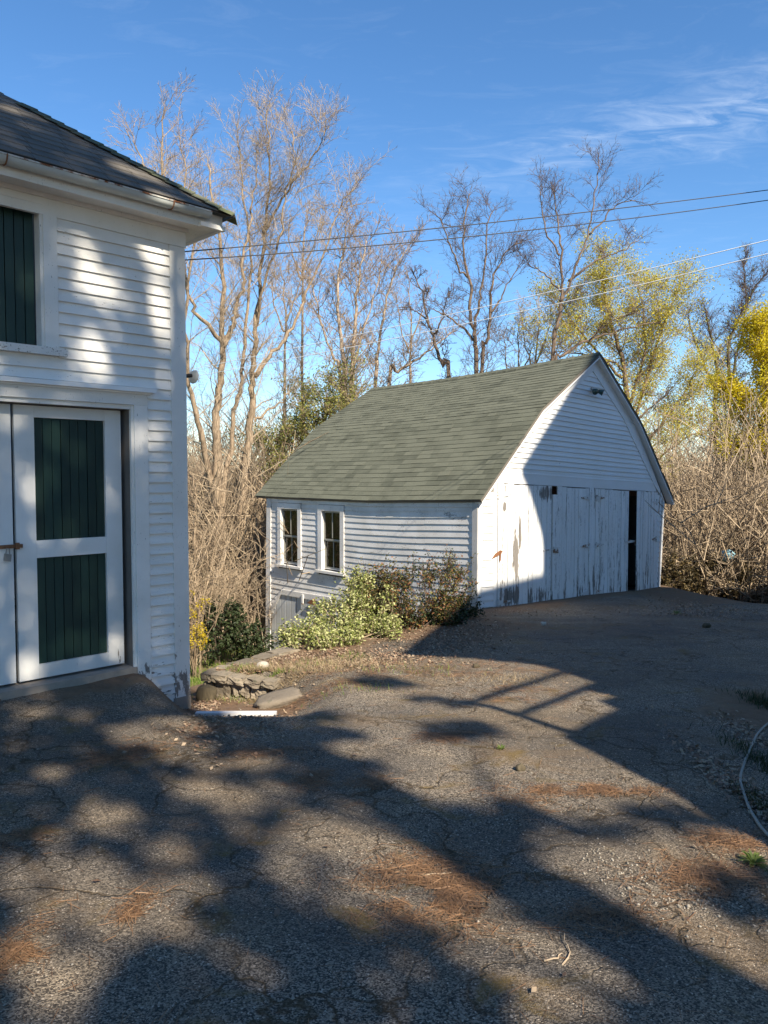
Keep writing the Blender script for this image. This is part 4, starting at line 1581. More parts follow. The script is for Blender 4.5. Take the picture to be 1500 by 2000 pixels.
def place(sprays, P, D, L, rng, rscale=1.0):
    """copies of the sprays at P, pointing along D, L long; returns segment array and tips"""
    P, D, L = np.asarray(P, float), np.asarray(D, float), np.asarray(L, float)
    B = basis(D, rng)
    which = rng.integers(0, len(sprays), len(P))
    outS, outT = [], []
    for k, (S, T) in enumerate(sprays):
        i = np.where(which == k)[0]
        if not len(i):
            continue
        Bk, Pk, Lk = B[i], P[i], L[i]

        def tf(Q):
            return np.einsum('nij,mj->nmi', Bk, Q) * Lk[:, None, None] + Pk[:, None, :]
        a, b = tf(S[:, 0:3]), tf(S[:, 3:6])
        rr_ = np.broadcast_to(S[None, :, 6:8], (len(i), len(S), 2)) * (np.clip(Lk, 0.7, 1.6)[:, None, None]) * rscale
        outS.append(np.concatenate([a, b, rr_], 2).reshape(-1, 8))
        outT.append(tf(T).reshape(-1, 3))
    return np.concatenate(outS), np.concatenate(outT)


def smooth_line(pts, n, rng, jit=0.0):
    pts = [np.array(p, float) for p in pts]
    out = []
    m_ = len(pts) - 1
    for i in range(m_):
        a, b, c_, d = pts[max(i - 1, 0)], pts[i], pts[i + 1], pts[min(i + 2, m_)]
        for t in np.linspace(0, 1, n, endpoint=False):
            q = 0.5 * (2 * b + (c_ - a) * t + (2 * a - 5 * b + 4 * c_ - d) * t * t + (3 * b - a - 3 * c_ + d) * t ** 3)
            out.append(q + rng.normal(size=3) * jit)
    out.append(pts[-1])
    return out


def grow(name, label, cat, base, trunks, barkm, twigmat, seed, n1=14, l1=2.2, n2=4, upb=0.75, sprL=(0.5, 1.1), tmin=0.3, sprays=SPR,
         rs=1.0, group=None, leafm_=None, leafn=0, leafs=(0.03, 0.06), jit=0.03, ndense=1.0, spreadz=0.5, leafname='buds', kind=None, leafj=0.11):
    """a bare tree: trunk and limbs as one part, branches and twigs as the crown, buds as another part"""
    rng = np.random.default_rng(seed)
    T = thing(name, label, cat, tuple(base), group, kind)
    tr = MB()
    br = MB()
    P, D, L = [], [], []
    for pts, r0, r1 in trunks:
        ln = smooth_line(pts, 4, rng, jit)
        nn = len(ln)
        rad = [r0 + (r1 - r0) * (i / (nn - 1)) ** 0.8 for i in range(nn)]
        tr.tube(ln, rad, 7)
        A = np.array(ln)
        cum = np.concatenate([[0], np.cumsum(np.linalg.norm(np.diff(A, axis=0), axis=1))])
        tot_ = cum[-1]
        cnt = max(2, int(n1 * tot_ / 6.0 * ndense))
        for j in range(cnt):
            t = tmin + (1 - tmin) * ((j + rng.uniform(0, 1)) / cnt) ** 0.85
            s = t * tot_
            i = min(np.searchsorted(cum, s) - 1, nn - 2)
            i = max(i, 0)
            f_ = (s - cum[i]) / (cum[i + 1] - cum[i] + 1e-9)
            p = A[i] + (A[i + 1] - A[i]) * f_
            tan = (A[i + 1] - A[i])
            tan /= np.linalg.norm(tan) + 1e-9
            az = rng.uniform(0, 2 * pi)
            d = tan * 0.45 + np.array([cos(az), sin(az), 0]) * 0.8 + np.array([0, 0, spreadz * rng.uniform(0.2, 1.0)])
            d /= np.linalg.norm(d)
            Lb = l1 * rng.uniform(0.5, 1.15) * (1.05 - 0.6 * t)
            rb_ = min(0.45 * (r0 + (r1 - r0) * t), 0.045) * rng.uniform(0.6, 1.0) * rs
            rb_ = max(rb_, 0.012 * rs)
            q = [p]
            dd = d.copy()
            for m_ in range(4):
                dd = dd + rng.normal(size=3) * 0.16 + np.array([0, 0, 0.12 * upb])
                dd /= np.linalg.norm(dd)
                q.append(q[-1] + dd * Lb / 4)
            br.tube(q, [rb_ * (1 - 0.72 * m_ / 4) for m_ in range(5)], 4, False)
            Q = np.array(q)
            P.append(Q[4] - dd * 0.1)
            D.append(dd + rng.normal(size=3) * 0.15)
            L.append(rng.uniform(*sprL))
            for m_ in range(n2):
                u = rng.uniform(0.15, 1.0) * 4
                i = min(int(u), 3)
                p2 = Q[i] + (Q[i + 1] - Q[i]) * (u - i)
                az = rng.uniform(0, 2 * pi)
                d2 = (Q[i + 1] - Q[i]) / (Lb / 4) * 0.7 + np.array([cos(az), sin(az), 0.0]) * 0.75 + np.array([0, 0, 0.45 * upb])
                P.append(p2)
                D.append(d2)
                L.append(rng.uniform(*sprL) * rng.uniform(0.6, 1.1))
        tip = A[-1] - A[-3]
        for m_ in range(3):
            P.append(A[-1] - tip * 0.2 * m_)
            D.append(tip / np.linalg.norm(tip) + rng.normal(size=3) * 0.2)
            L.append(rng.uniform(*sprL))
    tr.build('trunk', barkm, T, True)
    S, tips = place(sprays, P, D, L, rng, rs)
    V, F = seg_arr(S)
    bv = np.array(br.V)
    bf = np.array(br.F)
    V2 = np.concatenate([bv, V])
    F2 = np.concatenate([bf, F + len(bv)])
    mesh('crown', V2, F2, twigmat, T)
    if leafm_ is not None and leafn:
        k = rng.choice(len(tips), leafn, replace=True)
        pp = tips[k] + rng.normal(size=(leafn, 3)) * leafj
        quads_mesh(leafname, leaves(pp, rng, leafs[0], leafs[1], 0.7, 0.1), leafm_, T)
    return T


def line(d, *pts):
    return [at(x, y, d + dd) for x, y, dd in [(p if len(p) == 3 else (*p, 0.0)) for p in pts]]


# ------------------------------------------------------------------ trees behind the carriage house and the barn
D1_ = 21.0
b0 = line(D1_, (438, 1262))[0]
grow('bare_tree', 'large bare tan tree with forking trunks, just right of the carriage house', 'tree', b0, [
    (line(D1_, (438, 1262), (436, 1134), (430, 1056), (424, 978), (424, 896), (422, 821), (428, 760), (434, 700), (433, 635), (435, 560), (428, 470), (416, 390), (406, 320)), 0.20, 0.02),
    (line(D1_, (436, 676), (451, 648, .2), (458, 622, .4), (462, 594, .5), (474, 560, .6), (474, 500, .6), (488, 440, .8), (494, 380, 1), (500, 300, 1.2)), 0.085, 0.015),
    (line(D1_, (433, 672), (407, 635, -.3), (380, 607, -.6), (368, 560, -.8), (352, 480, -1), (332, 400, -1.2), (322, 330, -1.2)), 0.07, 0.015),
    (line(D1_, (424, 978), (405, 905, -.2), (386, 820, -.6), (370, 747, -.8), (362, 640, -1), (372, 520, -1.2), (392, 400, -1)), 0.11, 0.018),
    (line(D1_, (432, 1000), (448, 900, .6), (457, 803, .8), (470, 756, 1), (476, 690, 1), (484, 603, 1), (492, 520, 1.2), (480, 420, 1.2), (472, 340, 1.2), (464, 275, 1.2)), 0.085, 0.015),
], M['barkT'], M['twigR'], 1, n1=18, l1=2.0, n2=5, tmin=0.28, group='bare trees behind the buildings', rs=0.72, sprL=(0.5, 1.0))
b0 = line(22.5, (478, 1262))[0]
grow('bare_tree', 'tall bare tree with straight trunk and a limb leaning right, left of the barn', 'tree', b0, [
    (line(22.5, (478, 1262), (474, 1116), (472, 1030), (478, 926), (489, 840), (493, 784), (494, 740), (497, 691), (500, 635), (505, 560), (516, 450), (526, 370), (525, 290), (521, 215)), 0.165, 0.015),
    (line(22.5, (500, 740), (524, 698, .2), (556, 663, .4), (584, 610, .6), (603, 560, .8), (640, 470, 1), (668, 400, 1.2), (690, 372, 1.4)), 0.072, 0.012),
    (line(22.5, (516, 460), (545, 400, -.2), (570, 360, -.4), (600, 320, -.6), (624, 285, -.8), (634, 255, -1)), 0.042, 0.010),
    (line(22.5, (499, 640), (515, 560, -.5), (545, 470, -.9), (558, 390, -1), (570, 320, -1.1), (570, 260, -1.2)), 0.05, 0.010),
    (line(22.5, (494, 820), (530, 800, .3), (556, 780, .3), (563, 755, .4)), 0.045, 0.012),
], M['barkT'], M['twigR'], 2, n1=17, l1=2.0, n2=5, tmin=0.30, group='bare trees behind the buildings', rs=0.75)
b0 = line(24.5, (312, 900))[0]
grow('bare_tree', 'bare tree whose thin top shows above the left part of the carriage house roof', 'tree', b0, [
    (line(24.5, (330, 1200), (325, 900), (320, 600), (318, 420), (316, 330), (322, 210)), 0.16, 0.012),
    (line(24.5, (320, 480), (300, 380), (275, 310), (258, 262)), 0.05, 0.012),
    (line(24.5, (322, 520), (350, 420), (362, 330), (352, 290)), 0.05, 0.012),
], M['barkT'], M['twigT'], 3, n1=9, l1=1.8, n2=2, tmin=0.45, group='bare trees behind the buildings')
b0 = line(18.5, (378, 1262))[0]
grow('leaning_tree', 'leaning grey trunk propped to the right over dark evergreen shrubs', 'tree', b0, [
    (line(18.5, (360, 1275), (392, 1210), (426, 1181, .2), (452, 1147, .4), (490, 1108, .8), (522, 1080, 1.2), (560, 1040, 1.5)), 0.13, 0.03),
    (line(18.5, (392, 1275), (391, 1225), (393, 1180), (388, 1120), (380, 1020), (378, 930)), 0.07, 0.015),
], M['barkT'], M['twigT'], 4, n1=14, l1=1.1, n2=3, tmin=0.3, sprL=(0.3, 0.7))
d = 30.0
b0 = line(d, (682, 1230))[0]
grow('bare_tree', 'pale clump of slender bare trunks at the left end of the barn ridge', 'tree', b0, [
    (line(d, (680, 1230), (676, 787), (672, 708), (666, 648), (660, 560), (672, 480), (676, 440)), 0.14, 0.014),
    (line(d, (690, 1230), (688, 778), (690, 696), (694, 600), (706, 520), (716, 470)), 0.14, 0.014),
    (line(d, (672, 1230), (665, 760), (650, 700), (630, 640), (620, 590), (600, 540)), 0.09, 0.014),
    (line(d, (690, 720), (712, 640), (735, 560), (745, 510)), 0.05, 0.012),
], M['barkB'], M['twigT'], 5, n1=15, l1=2.4, n2=4, tmin=0.45, group='bare trees behind the buildings', rs=1.25)
d = 32.0
b0 = line(d, (736, 1230))[0]
grow('bare_tree', 'single pale birch-like trunk with a dark limb leaning right, behind the barn ridge', 'tree', b0, [
    (line(d, (736, 1230), (734, 754), (738, 700), (742, 660), (750, 612), (764, 550), (786, 500), (800, 478)), 0.10, 0.014),
    (line(d, (745, 1230), (758, 752), (776, 728), (806, 706), (828, 692), (846, 679), (880, 650)), 0.10, 0.02),
], M['barkB'], M['twigT'], 6, n1=14, l1=2.2, n2=3, tmin=0.5, group='bare trees behind the buildings', rs=1.25)
d = 29.0
b0 = line(d, (880, 1230))[0]
grow('dead_tree', 'crooked broken-topped dark snag rising over the middle of the barn ridge', 'tree', b0, [
    (line(d, (884, 1230), (876, 745), (866, 712), (856, 689), (850, 668), (846, 655), (836, 625), (830, 600), (822, 560), (806, 532)), 0.095, 0.022),
    (line(d, (846, 655), (862, 625), (868, 600), (880, 570)), 0.04, 0.015),
    (line(d, (836, 630), (818, 612), (804, 604)), 0.04, 0.015),
], M['barkD'], M['twigD'], 7, n1=8, l1=0.9, n2=3, tmin=0.55, sprL=(0.25, 0.6), sprays=SPRK, rs=1.3)
d = 28.0
b0 = line(d, (930, 1230))[0]
grow('bare_tree', 'dark bare tree with twin upright stems and knobby twigs above the barn ridge', 'tree', b0, [
    (line(d, (930, 1230), (929, 732), (928, 672), (924, 640), (918, 600), (916, 545), (906, 500), (905, 450), (912, 400), (918, 380)), 0.10, 0.014),
    (line(d, (936, 1230), (940, 720), (950, 672), (957, 612), (960, 560), (972, 520), (990, 490), (1020, 470)), 0.085, 0.014),
    (line(d, (929, 668), (914, 650), (892, 631), (862, 612), (842, 603)), 0.06, 0.015),
    (line(d, (924, 640), (934, 600), (940, 560), (948, 500), (950, 440), (964, 410)), 0.06, 0.016),
    (line(d, (916, 540), (895, 520), (880, 480), (866, 440), (852, 420)), 0.045, 0.014),
    (line(d, (957, 612), (975, 590), (990, 560), (1012, 520)), 0.045, 0.014),
], M['barkD'], M['twigD'], 8, n1=15, l1=1.7, n2=4, tmin=0.5, sprL=(0.4, 0.95), sprays=SPRM, group='bare trees behind the buildings', rs=0.95)
d = 28.5
b0 = line(d, (1072, 1230))[0]
grow('bare_tree', 'tallest knobby bare tree on the right, rising behind the barn ridge near the gable', 'tree', b0, [
    (line(d, (1070, 1230), (1080, 705), (1089, 640), (1096, 590), (1098, 560), (1096, 500), (1092, 450), (1086, 400), (1080, 370)), 0.095, 0.014),
    (line(d, (1096, 590), (1112, 555), (1130, 510), (1148, 460), (1158, 400), (1166, 350), (1168, 310)), 0.06, 0.012),
    (line(d, (1112, 550), (1145, 520), (1180, 500), (1215, 490), (1248, 470)), 0.05, 0.014),
    (line(d, (1096, 570), (1075, 545), (1055, 530), (1030, 515)), 0.045, 0.014),
    (line(d, (1148, 460), (1180, 430), (1205, 400), (1240, 392)), 0.04, 0.014),
    (line(d, (1096, 500), (1070, 460), (1058, 410), (1056, 375)), 0.04, 0.014),
], M['barkD'], M['twigD'], 9, n1=15, l1=1.7, n2=4, tmin=0.45, sprL=(0.4, 0.95), sprays=SPRM, group='bare trees behind the buildings', rs=0.95)
for k, (x0, xt, yt, d, lab) in enumerate([(1010, 1014, 640, 33, 'short bare sapling between the two knobby trees above the barn ridge'), (800, 796, 560, 36, 'thin bare sapling left of the broken snag, far behind the barn'), (1045, 1052, 600, 34, 'forked dark stub of a tree just left of the tallest knobby tree'),
                                         (590, 600, 420, 34, 'slender bare tree far back between the straight trunk and the pale clump'), (555, 548, 520, 33, 'thin bare tree far back, left of the barn roof edge')]):
    b0 = line(d, (x0, 1230))[0]
    grow('bare_tree', lab, 'tree', b0, [
        (line(d, (x0, 1230), (x0, 800), (x0 + 3, yt + 90), (xt, yt)), 0.10, 0.015),
        (line(d, (x0, yt + 130), (x0 - 18, yt + 80), (x0 - 26, yt + 20)), 0.05, 0.012),
        (line(d, (x0 + 2, yt + 110), (x0 + 22, yt + 60), (x0 + 34, yt + 20)), 0.05, 0.012)],
        M['barkT'], M['twigT'], 20 + k, n1=10, l1=1.8, n2=3, tmin=0.45, sprL=(0.4, 0.9), group='bare trees behind the buildings', rs=1.25)
# budding trees on the right
d = 31.0
b0 = line(d, (1230, 1150))[0]
grow('budding_tree', 'spreading tree in pale yellow-green bud behind the right slope of the barn roof', 'tree', b0, [
    (line(d, (1230, 1150), (1232, 900), (1228, 800), (1215, 700), (1190, 620), (1180, 560), (1178, 520)), 0.17, 0.02),
    (line(d, (1230, 850), (1262, 740), (1290, 650), (1310, 600), (1325, 570)), 0.08, 0.016),
    (line(d, (1225, 800), (1255, 700), (1258, 620), (1245, 560)), 0.08, 0.016),
    (line(d, (1215, 740), (1160, 680), (1120, 630), (1095, 590)), 0.07, 0.016),
    (line(d, (1232, 900), (1290, 830), (1335, 770), (1362, 720)), 0.07, 0.016),
    (line(d, (1230, 950), (1290, 890), (1350, 850), (1390, 840)), 0.06, 0.016),
    (line(d, (1215, 720), (1180, 700), (1130, 690), (1080, 690)), 0.06, 0.016),
], M['barkD'], M['twigT'], 31, n1=22, l1=2.6, n2=4, tmin=0.2, leafm_=M['lbud'], leafn=62000, leafj=0.17, leafs=(0.045, 0.08), rs=1.1)
d = 30.0
b0 = line(d, (1180, 1150))[0]
grow('bare_tree', 'dark limb tree leaning right in front of the pale budding tree above the barn gable', 'tree', b0, [
    (line(d, (1060, 1150), (1080, 740), (1100, 695), (1140, 668), (1180, 655), (1230, 640), (1280, 630)), 0.09, 0.02),
    (line(d, (1150, 664), (1180, 640), (1210, 620), (1250, 612)), 0.04, 0.014),
    (line(d, (1250, 1150), (1240, 870), (1248, 815), (1280, 790), (1300, 770)), 0.07, 0.02),
], M['barkD'], M['twigD'], 32, n1=8, l1=1.3, n2=3, tmin=0.5, sprL=(0.35, 0.8), sprays=SPRK, rs=1.1)
d = 33.0
b0 = line(d, (1405, 1150))[0]
grow('vine_covered_tree', 'dark trunks wrapped in vines between the budding tree and the yellow tree at the right', 'tree', b0, [
    (line(d, (1402, 1150), (1400, 950), (1396, 820), (1398, 720), (1388, 650), (1375, 600)), 0.15, 0.03),
    (line(d, (1410, 1150), (1420, 900), (1428, 780), (1422, 680), (1440, 630), (1470, 570), (1500, 530)), 0.13, 0.02),
    (line(d, (1398, 760), (1370, 700), (1352, 650), (1345, 620)), 0.07, 0.02),
    (line(d, (1428, 740), (1452, 640), (1456, 560), (1450, 510)), 0.06, 0.015),
], M['barkV'], M['twigD'], 33, n1=30, l1=1.1, n2=5, tmin=0.1, sprL=(0.4, 0.9), rs=1.1, leafm_=M['livy'], leafn=900, leafs=(0.06, 0.1), leafname='vine_leaves')
d = 25.0
b0 = line(d, (1520, 1150))[0]
grow('yellow_tree', 'bright yellow leafing tree at the right edge', 'tree', b0, [
    (line(d, (1542, 1150), (1542, 950), (1534, 800), (1527, 700), (1522, 620)), 0.14, 0.02),
    (line(d, (1537, 850), (1502, 760), (1484, 690), (1478, 650)), 0.06, 0.015),
    (line(d, (1537, 900), (1492, 840), (1454, 800), (1440, 770)), 0.06, 0.015),
    (line(d, (1540, 950), (1492, 900), (1447, 880)), 0.05, 0.015),
    (line(d, (1542, 900), (1592, 760), (1612, 660)), 0.06, 0.015),
], M['barkD'], M['twigT'], 34, n1=26, l1=1.3, n2=5, tmin=0.15, sprL=(0.4, 0.8), leafm_=M['lyel'], leafn=70000, leafj=0.13, leafs=(0.045, 0.085), leafname='leaves')
d = 24.0
b0 = line(d, (620, 1230))[0]
grow('holly_tree', 'small leafy green tree behind the left edge of the barn roof', 'tree', b0, [
    (line(d, (620, 1230), (622, 950), (628, 860), (640, 800)), 0.09, 0.02),
    (line(d, (620, 1000), (585, 900), (562, 850)), 0.05, 0.015),
    (line(d, (622, 950), (660, 850), (680, 790), (672, 765)), 0.05, 0.015),
    (line(d, (620, 1050), (560, 960), (530, 910), (515, 870)), 0.05, 0.015),
    (line(d, (620, 980), (600, 860), (590, 780)), 0.05, 0.015),
], M['barkD'], M['twigT'], 35, n1=24, l1=1.5, n2=4, tmin=0.3, sprL=(0.4, 0.8), leafm_=M['lholly'], leafn=17000, leafs=(0.045, 0.085), leafname='leaves')

# ------------------------------------------------------------------ undergrowth


def thicket(name, label, cat, cx, cy, nst, hgt, spread, mat, seed, sprays=SPRL, group=None, rs=1.0, leafm_=None, leafn=0, leafs=(0.04, 0.08), arch=0.3, zoff=0.0, nspr=3):
    """a many-stemmed leafless shrub"""
    rng = np.random.default_rng(seed)
    z0 = gz(cx, cy) + zoff
    T = thing(name, label, cat, (cx, cy, z0), group)
    st = MB()
    P, D, L = [], [], []
    for i in range(nst):
        a = rng.uniform(0, 2 * pi)
        r = spread * sqrt(rng.uniform(0, 1))
        x, y = cx + cos(a) * r * 0.6, cy + sin(a) * r * 0.6
        p = np.array([x, y, gz(x, y) + zoff - 0.05])
        lean = rng.uniform(0, 1) * arch
        d = np.array([cos(a) * lean + rng.normal() * 0.12, sin(a) * lean + rng.normal() * 0.12, 1.0])
        h = hgt * rng.uniform(0.55, 1.1)
        q = [p]
        for m_ in range(5):
            d = d + rng.normal(size=3) * 0.14
            d /= np.linalg.norm(d)
            q.append(q[-1] + d * h / 5)
        r0 = rng.uniform(0.009, 0.017) * rs
        st.tube(q, [r0 * (1 - 0.62 * m_ / 5) for m_ in range(6)], 4, False)
        Q = np.array(q)
        for m_ in range(nspr):
            u = rng.uniform(1.2, 5.0)
            i_ = min(int(u), 4)
            P.append(Q[i_] + (Q[i_ + 1] - Q[i_]) * (u - i_))
            D.append((Q[i_ + 1] - Q[i_]) * 5 / h + rng.normal(size=3) * 0.4)
            L.append(hgt * rng.uniform(0.16, 0.34))
    S, tips = place(sprays, P, D, L, rng, rs * 0.9)
    V, F = seg_arr(S)
    bv, bf = np.array(st.V), np.array(st.F)
    mesh('stems', np.concatenate([bv, V]), np.concatenate([bf, F + len(bv)]), mat, T)
    if leafm_ is not None:
        k = rng.choice(len(tips), leafn)
        quads_mesh('leaves', leaves(tips[k] + rng.normal(size=(leafn, 3)) * 0.08, rng, *leafs), leafm_, T)
    return T


k = 0
for x, y0, d, h, n_, sp, mt, lab in [
        (1328, 1150, 23.0, 2.9, 15, 0.8, 'twigP', 'pale many-stemmed bare shrub against the right corner of the barn'),
        (1368, 1150, 22.6, 3.2, 15, 1.0, 'twigP', 'pale bare shrub with crossing stems, second from the barn'),
        (1405, 1150, 22.0, 3.1, 15, 1.0, 'twigP', 'pale bare shrub behind the pale blue tub'),
        (1455, 1150, 22.8, 3.2, 15, 1.0, 'twigP', 'pale bare shrub with one upright stem right of the pale blue tub'),
        (1500, 1150, 22.0, 3.0, 15, 1.0, 'twigP', 'pale bare shrub at the right edge'),
        (1325, 1140, 27.0, 3.4, 40, 1.6, 'twigT', 'tall brown bare shrub behind the right eave of the barn'),
        (1400, 1140, 27.5, 3.5, 40, 1.6, 'twigT', 'tall brown bare shrub under the vine-covered trunks'),
        (1475, 1140, 27.0, 3.5, 40, 1.6, 'twigT', 'tall brown bare shrub under the yellow tree')]:
    p = at(x, y0, d)
    thicket('bare_shrub', lab, 'shrub', p[0], p[1], n_, h, sp, M[mt], 100 + k, SPRL, 'leafless shrubs right of the barn', 2.2 if mt == 'twigP' else 1.0, arch=0.6, nspr=2 if mt == 'twigP' else 4, leafm_=None if k % 2 else M['litter'], leafn=700)
    k += 1
for x, d, h, n_, sp, mt, lab in [
        (372, 17.0, 3.3, 34, 0.8, 'twigP', 'tall pale bare shrub tight against the corner of the carriage house'),
        (410, 23.5, 4.6, 46, 1.2, 'twigR', 'reddish bare shrub around the foot of the large forked tree'),
        (470, 24.5, 4.8, 46, 1.2, 'twigT', 'brown bare shrub behind the leaning trunk'),
        (503, 18.6, 2.6, 40, 0.7, 'twigR', 'reddish bare shrub against the back corner of the barn'),
        (560, 25.0, 5.0, 46, 1.4, 'twigT', 'brown bare shrub just behind the barn, under the leafy green tree')]:
    p = at(x, 1150, d)
    thicket('bare_shrub', lab, 'shrub', p[0], p[1], n_, h, sp, M[mt], 100 + k, SPRL, 'leafless shrubs left of the barn', 1.0, arch=0.35, nspr=5)
    k += 1

# the wood beyond: one mass of stems and brush nobody could count
rng = np.random.default_rng(77)
P, D, L = [], [], []
for i in range(3400):
    y = rng.uniform(30, 62)
    x = rng.uniform(-0.55, 0.62) * y
    h = rng.uniform(2.6, 6.5) if rng.uniform() < 0.8 else rng.uniform(6, 10)
    P.append((x, y, gz(x, y) - 0.1))
    D.append((rng.normal() * 0.16, rng.normal() * 0.16, 1))
    L.append(h)
S, tips = place(SPRL, P, D, L, rng, 1.6)
V, F = seg_arr(S)
w_o = mesh('woodland', V, F, M['twigM'])
w_o['kind'] = 'stuff'
P, D, L = [], [], []
for i in range(3000):
    y = rng.uniform(19.5, 32)
    x = rng.uniform(-0.30, -0.10) * y if i % 2 else rng.uniform(0.36, 0.6) * max(y, 22)
    P.append((x, y, gz(x, y) - 0.1))
    D.append((rng.normal() * 0.45, rng.normal() * 0.45, 0.8))
    L.append(rng.uniform(1.0, 2.6) if rng.uniform() < 0.5 else rng.uniform(2.6, 6.5))
S, tips = place(SPRL, P, D, L, rng, 1.3)
V, F = seg_arr(S)
o = mesh('undergrowth', V, F, M['twigM'])
o['kind'] = 'stuff'


def bush(name, label, cat, blobs, leafmat, n, size, seed, stemmat, nst=40, up=0.5, group=None, sprigs=0, ratio=0.6, shell=0.55, leaf2=None, n2=0):
    """a leafy shrub: stems from its foot into the blobs, leaves gathered on sprigs through the blobs' volume"""
    rng = np.random.default_rng(seed)
    c0 = blobs[0][0]
    foot = np.array([c0[0], c0[1], gz(c0[0], c0[1])])
    T = thing(name, label, cat, tuple(foot), group)
    st = MB()
    cen, wts = [], []
    for c_, r in blobs:
        wts.append(r[0] * r[1] * r[2])
    wts = np.array(wts) / sum(wts)
    # sprig axes
    P = []
    ns = max(20, n // 22)
    which = rng.choice(len(blobs), ns, p=wts)
    for w_ in which:
        c_, r = blobs[w_]
        v = rng.normal(size=3)
        v /= np.linalg.norm(v)
        rad = rng.uniform(shell, 1.0) ** 0.6
        p = np.array(c_) + v * np.array(r) * rad
        lump = vnoise(p[0] * 4.2 + seed, p[1] * 4.2 + p[2] * 3.1, 9)
        if lump < 0.42:
            continue
        g_ = gz(p[0], p[1]) + 0.03
        if p[2] < g_:
            p[2] = g_ + rng.uniform(0, 0.1)
        d = v * 0.6 + np.array([0, 0, up]) + rng.normal(size=3) * 0.35
        d /= np.linalg.norm(d)
        ln = rng.uniform(0.10, 0.28)
        st.tube([p - d * ln * 0.6, p + d * ln * 0.5], [0.0035, 0.002], 3, False)
        tt = rng.uniform(-0.6, 0.55, (22, 1))
        P.append(p + d * tt * ln + rng.normal(size=(22, 3)) * 0.026)
    for i in range(nst):
        c_, r = blobs[rng.choice(len(blobs), p=wts)]
        b_ = foot + np.array([rng.normal() * 0.3 * r[0], rng.normal() * 0.3 * r[1], 0])
        b_ = np.array([(b_[0] + c_[0]) / 2, (b_[1] + c_[1]) / 2, 0])
        b_[2] = gz(b_[0], b_[1]) - 0.03
        e = np.array(c_) + rng.normal(size=3) * np.array(r) * 0.5
        e[2] = max(e[2], b_[2] + 0.1)
        mid_ = (b_ + e) / 2 + rng.normal(size=3) * 0.05
        st.tube([b_, mid_, e], [0.009, 0.006, 0.003], 4, False)
    for i in range(sprigs):                                   # long shoots standing out of the bush
        c_, r = blobs[rng.choice(len(blobs), p=wts)]
        p = np.array(c_) + np.array([rng.uniform(-.8, .8) * r[0], rng.uniform(-.5, .5) * r[1], 0.4 * r[2]])
        d = np.array([rng.normal() * 0.22, rng.normal() * 0.2, 1.0])
        ln = rng.uniform(0.5, 1.1) * r[2] + 0.1
        st.tube([p, p + d * ln], [0.005, 0.002], 3, False)
        tt = rng.uniform(0.2, 1.0, (26, 1))
        P.append(p + d * tt * ln + rng.normal(size=(26, 3)) * 0.028)
    P = np.concatenate(P)
    st.build('stems', stemmat, T)
    m_ = len(P)
    if leaf2 is not None:
        pick = rng.uniform(size=m_) < n2
        quads_mesh('leaves', leaves(P[pick], rng, size[0], size[1], ratio, 0.5), leaf2, T)
        P = P[~pick]
    quads_mesh('leaves', leaves(P, rng, size[0], size[1], ratio, 0.5), leafmat, T)
    return T


A_ = lambda x, y, d: tuple(at(x, y, d))
bush('variegated_shrub', 'low spreading variegated green and cream shrub in front of the barn side wall', 'shrub', [
    (A_(665, 1250, 10.1), (0.46, 0.38, 0.24)), (A_(590, 1255, 9.8), (0.40, 0.30, 0.20)), (A_(720, 1215, 10.6), (0.42, 0.35, 0.30)), (A_(645, 1262, 9.7), (0.40, 0.25, 0.14)), (A_(715, 1258, 10.0), (0.36, 0.25, 0.18)),
    (A_(650, 1205, 10.8), (0.32, 0.3, 0.22)), (A_(548, 1262, 9.8), (0.18, 0.2, 0.14)), (A_(755, 1245, 10.2), (0.26, 0.25, 0.2)), (A_(700, 1155, 11.0), (0.22, 0.25, 0.26)), (A_(600, 1275, 9.5), (0.36, 0.2, 0.10))],
    M['lvar'], 36000, (0.028, 0.052), 201, M['twigT'], 40, 0.5, sprigs=34)
bush('bronze_shrub', 'upright shrub with bronze and olive leaves at the front corner of the barn', 'shrub', [
    (A_(790, 1175, 11.2), (0.44, 0.35, 0.40)), (A_(850, 1160, 11.7), (0.46, 0.35, 0.42)), (A_(890, 1145, 12.1), (0.30, 0.3, 0.36)), (A_(750, 1195, 10.9), (0.32, 0.3, 0.32)), (A_(830, 1212, 11.4), (0.5, 0.35, 0.28)),
    (A_(925, 1132, 12.6), (0.2, 0.2, 0.12)), (A_(770, 1215, 10.9), (0.35, 0.3, 0.26)), (A_(735, 1165, 11.1), (0.3, 0.3, 0.36)), (A_(715, 1205, 11.0), (0.3, 0.3, 0.3))],
    M['lred'], 34000, (0.028, 0.052), 202, M['twigD'], 70, 0.9, sprigs=80, ratio=0.6, leaf2=M['ldark'], n2=0.42)
bush('evergreen_shrub', 'small dark green shrub at the foot of the barn corner', 'shrub', [
    (A_(900, 1200, 12.2), (0.32, 0.28, 0.26)), (A_(865, 1225, 11.6), (0.34, 0.3, 0.22)), (A_(920, 1185, 12.7), (0.16, 0.2, 0.22))], M['ldark'], 7000, (0.035, 0.06), 203, M['twigD'], 20, 0.4)
